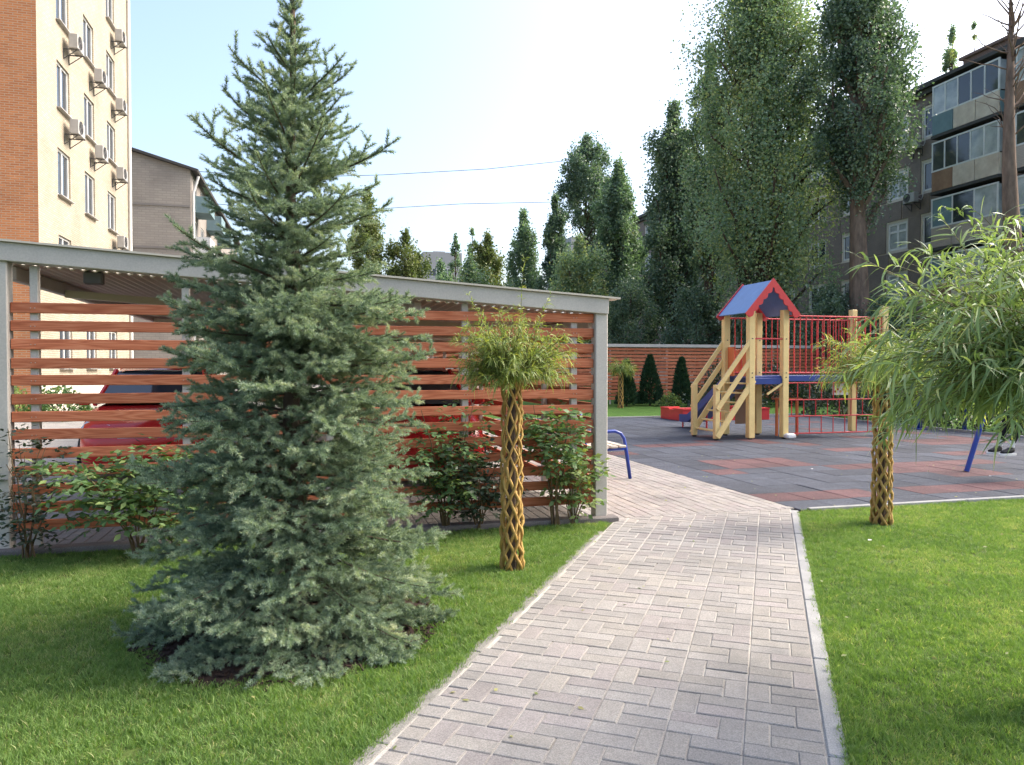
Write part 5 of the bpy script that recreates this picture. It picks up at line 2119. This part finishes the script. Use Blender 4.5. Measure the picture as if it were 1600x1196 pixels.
pel = jt_((0.02, 0, hz + 0.02), (0.12, 0.15))
abd = jt_((0.08, 0, hz + 0.20), (0.105, 0.14), pel)
che = jt_((0.14, 0, hz + 0.40), (0.115, 0.155), abd)
nek = jt_((0.16, 0, hz + 0.55), (0.055, 0.055), che)
hd0 = jt_((0.15, 0, hz + 0.64), (0.075, 0.07), nek)
hd1 = jt_((0.13, 0, hz + 0.73), (0.098, 0.078), hd0)
hd2 = jt_((0.14, 0, hz + 0.82), (0.085, 0.070), hd1)
feet = []
for s in (-1, 1):
    k0 = jt_((-0.04, s * 0.10, hz - 0.01), 0.085, pel)
    k1 = jt_((-0.22, s * 0.11, hz + 0.03), 0.075, k0)
    k2 = jt_((-0.42, s * 0.10, hz + 0.05), 0.058, k1)
    k3 = jt_((-0.50, s * 0.095, hz - 0.15), 0.053, k2)
    k4 = jt_((-0.60, s * 0.09, hz - 0.36), 0.036, k3)
    feet.append((-0.60, s * 0.09, hz - 0.36))
    a0 = jt_((0.15, s * 0.19, hz + 0.44), 0.055, che)
    a1 = jt_((0.08, s * 0.27, hz + 0.24), 0.043, a0)
    # the hand closes on the chain above the seat
    cz = 0.52
    cx = cz * math.tan(SA)
    a2 = jt_((cx - 0.03, s * 0.245, hz + cz - 0.10), 0.031, a1)
body = skin_obj('body', J, E, Rd, M['cloth_black'], pe)
for s in (-1, 1):
    cz = 0.52
    cx = cz * math.tan(SA)
    w0 = (cx - 0.035, s * 0.248, hz + cz - 0.13)
    p0 = (cx - 0.032, s * 0.250, hz + cz - 0.05)
    jj, ee, rr = [w0, p0], [(0, 1)], [(0.027, 0.02), (0.034, 0.017)]
    for f, (dz, ln) in enumerate(((-0.03, 0.030), (-0.01, 0.034), (0.012, 0.033), (0.032, 0.027))):
        b0 = (cx - 0.032, s * 0.247, hz + cz - 0.035 + dz)
        jj += [b0, (cx - 0.002, s * (0.228), hz + cz - 0.03 + dz), (cx + 0.016, s * 0.246, hz + cz - 0.03 + dz), (cx + 0.004, s * 0.262, hz + cz - 0.03 + dz)]
        n0 = 2 + 4 * f
        ee += [(1, n0), (n0, n0 + 1), (n0 + 1, n0 + 2), (n0 + 2, n0 + 3)]
        rr += [0.0095, 0.009, 0.0085, 0.0075]
    n0 = len(jj)
    jj += [(cx - 0.02, s * 0.262, hz + cz - 0.06), (cx + 0.006, s * 0.270, hz + cz - 0.035)]
    ee += [(1, n0), (n0, n0 + 1)]
    rr += [0.011, 0.009]
    skin_obj('hand', jj, ee, rr, M['skin'], pe, 1)
skin_obj('face', [(0.155, 0, hz + 0.60), (0.11, 0, hz + 0.66), (0.105, 0, hz + 0.74), (0.125, 0, hz + 0.82), (0.02, 0, hz + 0.72)], [(0, 1), (1, 2), (2, 3), (2, 4)],
         [(0.058, 0.056), (0.078, 0.074), (0.094, 0.080), (0.07, 0.06), (0.012, 0.012)], M['skin'], pe)
skin_obj('hair', [(0.19, 0, hz + 0.62), (0.19, 0, hz + 0.74), (0.16, 0, hz + 0.85), (0.09, 0, hz + 0.86)], [(0, 1), (1, 2), (2, 3)],
         [(0.06, 0.07), (0.085, 0.09), (0.07, 0.085), (0.03, 0.06)], M['hair'], pe)
m = MB()
for s in (-1, 1):
    m.tube([(0.02, s * 0.03, hz + 0.745), (0.005, s * 0.03, hz + 0.745)], 0.009, 8)
m.build('eyes', M['black'], pe)
for fx, fy, fz in feet:
    sh = skin_obj('shoe', [(fx + 0.055, fy, fz - 0.075), (fx + 0.01, fy, fz - 0.06), (fx - 0.08, fy, fz - 0.085), (fx - 0.165, fy, fz - 0.10), (fx + 0.005, fy, fz - 0.02)],
                  [(0, 1), (1, 2), (2, 3), (1, 4)], [(0.038, 0.036), (0.045, 0.042), (0.043, 0.035), (0.034, 0.022), (0.040, 0.040)], M['shoe'], pe)
    m = MB()
    ol = []
    for i in range(18):
        t = 2 * math.pi * i / 18
        ol.append((fx - 0.06 + 0.145 * math.cos(t), fy + (0.042 + 0.006 * math.cos(t + 3.1)) * math.sin(t)))
    m.prism(ol, fz - 0.135, fz - 0.108, 0.004)
    m.build('sole', M['white_paint'], sh)
    m = MB()
    m.tube([(fx + 0.0, fy, fz - 0.03), (fx + 0.012, fy, fz + 0.05)], [0.037, 0.037], 10)
    m.build('sock', M['white_paint'], pe)

# the blue hoop at the play area's edge
hp = root('hoop_barrier', 'blue steel hoop standing at the far right edge of the rubber tiles', 'barrier', (14.0, 14.7, 0.004))
m = MB()
m.tube([(0, 0, 0), (0, 0, 0.75), (0.05, -0.05, 0.85), (0.15, -0.15, 0.9), (0.5, -0.5, 0.9), (0.6, -0.6, 0.85), (0.65, -0.65, 0.75), (0.65, -0.65, 0.0)], 0.05, 10)
m.build('tube', M['blue_tube'], hp, True)
m = MB()
m.cbox(0, 0, 0.012, 0.24, 0.24, 0.024, 0.004)
m.build('base_plate', M['blue_tube'], hp)
m = MB()
m.cbox(0.65, -0.65, 0.012, 0.24, 0.24, 0.024, 0.004)
m.build('base_plate', M['blue_tube'], hp)


# ------------------------------------------------------------------ cars under the carport
def car(label, loc, rz, paint):
    c = root('parked_car', label, 'car', loc, rz)
    # lower body lofted from nose to tail: x, half width, bottom, top
    sts = [(0.00, 0.58, 0.34, 0.58), (0.06, 0.68, 0.26, 0.70), (0.22, 0.76, 0.20, 0.78), (0.60, 0.82, 0.19, 0.86), (1.10, 0.84, 0.19, 0.95), (1.6, 0.85, 0.19, 0.97),
           (2.4, 0.85, 0.19, 0.97), (3.2, 0.84, 0.19, 0.98), (3.75, 0.80, 0.20, 0.98), (3.98, 0.74, 0.26, 0.92), (4.05, 0.66, 0.34, 0.80)]
    m = MB()
    k = 12
    for x, w, zb, zt in sts:
        h = zt - zb
        half = [(0.80 * w, zb), (0.97 * w, zb + 0.10 * h), (w, zb + 0.38 * h), (0.985 * w, zb + 0.70 * h), (0.93 * w, zt - 0.07 * h), (0.80 * w, zt)]
        ring = half + [(-y, z) for y, z in reversed(half)]
        m.v += [(x, y, z) for y, z in ring]
    for i in range(len(sts) - 1):
        for a in range(k):
            b = (a + 1) % k
            m.f.append((i * k + a, i * k + b, (i + 1) * k + b, (i + 1) * k + a))
    m.f.append(tuple(range(k - 1, -1, -1)))
    m.f.append(tuple((len(sts) - 1) * k + a for a in range(k)))
    body = m.build('body', paint, c, True)
    # cabin: glass house, roof skin and pillars
    gs = [(1.05, 0.74, 0.96, 0.70, 0.98), (1.78, 0.76, 0.96, 0.58, 1.42), (2.5, 0.76, 0.96, 0.60, 1.47), (3.3, 0.75, 0.96, 0.58, 1.43), (3.86, 0.70, 0.95, 0.62, 0.99)]
    m = MB()
    for x, wb, zb, wt, zt in gs:
        m.v += [(x, wb, zb), (x, wt, zt), (x, -wt, zt), (x, -wb, zb)]
    for i in range(len(gs) - 1):
        for a in range(3):
            m.f.append((4 * i + a, 4 * i + a + 1, 4 * i + 5 + a, 4 * i + 4 + a))
    m.build('glass', M['glass'], body)
    m = MB()
    rs = [(1.74, 0.585, 1.415), (1.95, 0.60, 1.455), (2.5, 0.615, 1.492), (3.1, 0.605, 1.478), (3.42, 0.58, 1.42)]
    for x, w, z in rs:
        m.v += [(x, w, z - 0.03), (x, w * 0.8, z + 0.012), (x, 0, z + 0.03), (x, -w * 0.8, z + 0.012), (x, -w, z - 0.03)]
    for i in range(len(rs) - 1):
        for a in range(4):
            m.f.append((5 * i + a, 5 * i + a + 1, 5 * i + 6 + a, 5 * i + 5 + a))
    m.build('roof', paint, body, True)
    for s in (-1, 1):
        for (p0, p1, r_) in (((1.08, s * 0.745, 0.97), (1.78, s * 0.592, 1.43), 0.034), ((2.52, s * 0.775, 0.96), (2.52, s * 0.612, 1.47), 0.045), ((3.80, s * 0.72, 0.96), (3.34, s * 0.592, 1.43), 0.075)):
            m = MB()
            m.tube([p0, p1], r_, 6)
            m.build('pillar', paint, body)
        m = MB()
        m.cbox(1.32, s * 0.92, 1.02, 0.10, 0.18, 0.13, 0.03)
        m.build('mirror', paint, body)
        m = MB()
        m.slab([(0.10, s * 0.60, 0.64), (0.10, s * 0.38, 0.61), (0.16, s * 0.40, 0.73), (0.34, s * 0.70, 0.77), (0.27, s * 0.755, 0.68)], 0.05)
        m.build('headlight', M['lamp_glass'], body)
        m = MB()
        m.cbox(4.02, s * 0.60, 0.78, 0.06, 0.16, 0.24, 0.02)
        m.build('tail_light', M['red_paint'], body)
        for x in (0.78, 3.28):
            m = MB()
            prof = [(0.18, -0.09), (0.285, -0.095), (0.31, -0.06), (0.31, 0.06), (0.285, 0.095), (0.18, 0.09)]
            n = 24
            for i in range(n):
                t = 2 * math.pi * i / n
                for rr, yy in prof:
                    m.v.append((x + rr * math.cos(t), s * 0.755 + yy, 0.31 + rr * math.sin(t)))
            for i in range(n):
                j = (i + 1) % n
                for a in range(6):
                    b = (a + 1) % 6
                    m.f.append((6 * i + a, 6 * i + b, 6 * j + b, 6 * j + a))
            wh = m.build('wheel', M['tyre'], c, True)
            m = MB()
            m.tube([(x, s * 0.755 - 0.05, 0.31), (x, s * 0.755 + 0.05, 0.31)], 0.19, 20)
            for i in range(5):
                t = 2 * math.pi * i / 5
                m.beam((x, s * 0.815, 0.31), (x + 0.175 * math.cos(t), s * 0.815, 0.31 + 0.175 * math.sin(t)), 0.03, 0.05, up=(0, 1, 0))
            m.build('rim', M['rim'], wh)
    m = MB()
    m.cbox(0.035, 0, 0.56, 0.05, 0.62, 0.09, 0.01)
    m.cbox(0.085, 0, 0.36, 0.05, 0.95, 0.13, 0.01)
    m.build('grille', M['black'], body)
    m = MB()
    for i in range(3):
        m.cbox(0.008, 0, 0.535 + 0.025 * i, 0.012, 0.6, 0.008, 0.002)
    m.build('grille_trim', M['rim'], body)
    return c


car('bright red car facing the boards left of the spruce', (-2.05, 10.3, 0.0), math.pi / 2 + 0.06, M['car_red'])
car('dark red car parked just behind the boards and the braided willow', (1.35, 9.0, 0.0), math.pi / 2, M['car_dark_red'])

# ------------------------------------------------------------------ overhead wires
for lab, pts in (('upper overhead wire running from the grey block to the poplars', ((300, 50, 269, 0), (450, 52, 279, 0), (600, 54, 275, 0), (760, 57, 266, 0), (905, 60, 251, 0))),
                 ('lower overhead wire crossing behind the spruce', ((318, 53, 318, 0), (450, 55, 330, 0), (600, 57, 327, 0), (720, 60, 320, 0), (868, 56, 317, 0)))):
    P = []
    for (u, Y, v, _) in pts:
        p = S((u - 800) / 1170 * Y, Y)
        P.append((p[0], p[1], 1.47 + (575 - v) / 1170 * Y))
    m = MB()
    m.tube(P, 0.022, 5)
    tag(m.build('overhead_wire', M['cable']), lab, 'wire')

# fallen leaves
n = 150
Q = []
while len(Q) < n:
    a_, b_ = random.uniform(-3.5, 9.5), random.uniform(1.8, 13)
    if in_view(a_, b_) and math.hypot(a_ - SPRUCE[0], b_ - SPRUCE[1]) > 0.9 and not (b_ > 6.5 and a_ < 2.8):
        p_ = (a_ - PO[0]) * PN[0] + (b_ - PO[1]) * PN[1]
        Q.append((a_, b_, 0.012 if (0 < p_ < 1.6 or b_ > 6.6) else 0.03))
Q = np.array(Q)
V, F = leaf_quads(Q, np.stack([rng.normal(size=n), rng.normal(size=n), rng.uniform(-0.05, 0.25, n)], 1), np.array([0, 0, 1.0]) + rng.normal(0, 0.3, (n, 3)), rng.uniform(0.018, 0.04, n), rng.uniform(0.012, 0.026, n))
tag(add('fallen_leaves', fmesh('fallen_leaves', V, F, M['tree_yellow'], np.repeat(rng.uniform(0.4, 1, n), 5))), 'small dry leaves scattered on lawn and paving', 'leaves', None, 'stuff')

# scattered small litter on the lawn and play area
for i, (x, y, lab) in enumerate(((4.45, 5.2, 'small white petal lying on the right lawn'), (6.85, 9.1, 'white leaf lying on the rubber tiles'), (8.7, 7.9, 'pale leaf lying on the tiles at the right'))):
    V, F = leaf_quads(np.array([[0, 0, 0.03]]), np.array([[1, 0.3, 0.1]]), np.array([[0, 0, 1.0]]), [0.05], [0.035])
    o = add('fallen_leaf', fmesh('fallen_leaf', V, F, M['white_paint']), None, (x, y, 0.008 if i else 0.01), (0, 0, i * 1.3))
    tag(o, lab, 'leaf')
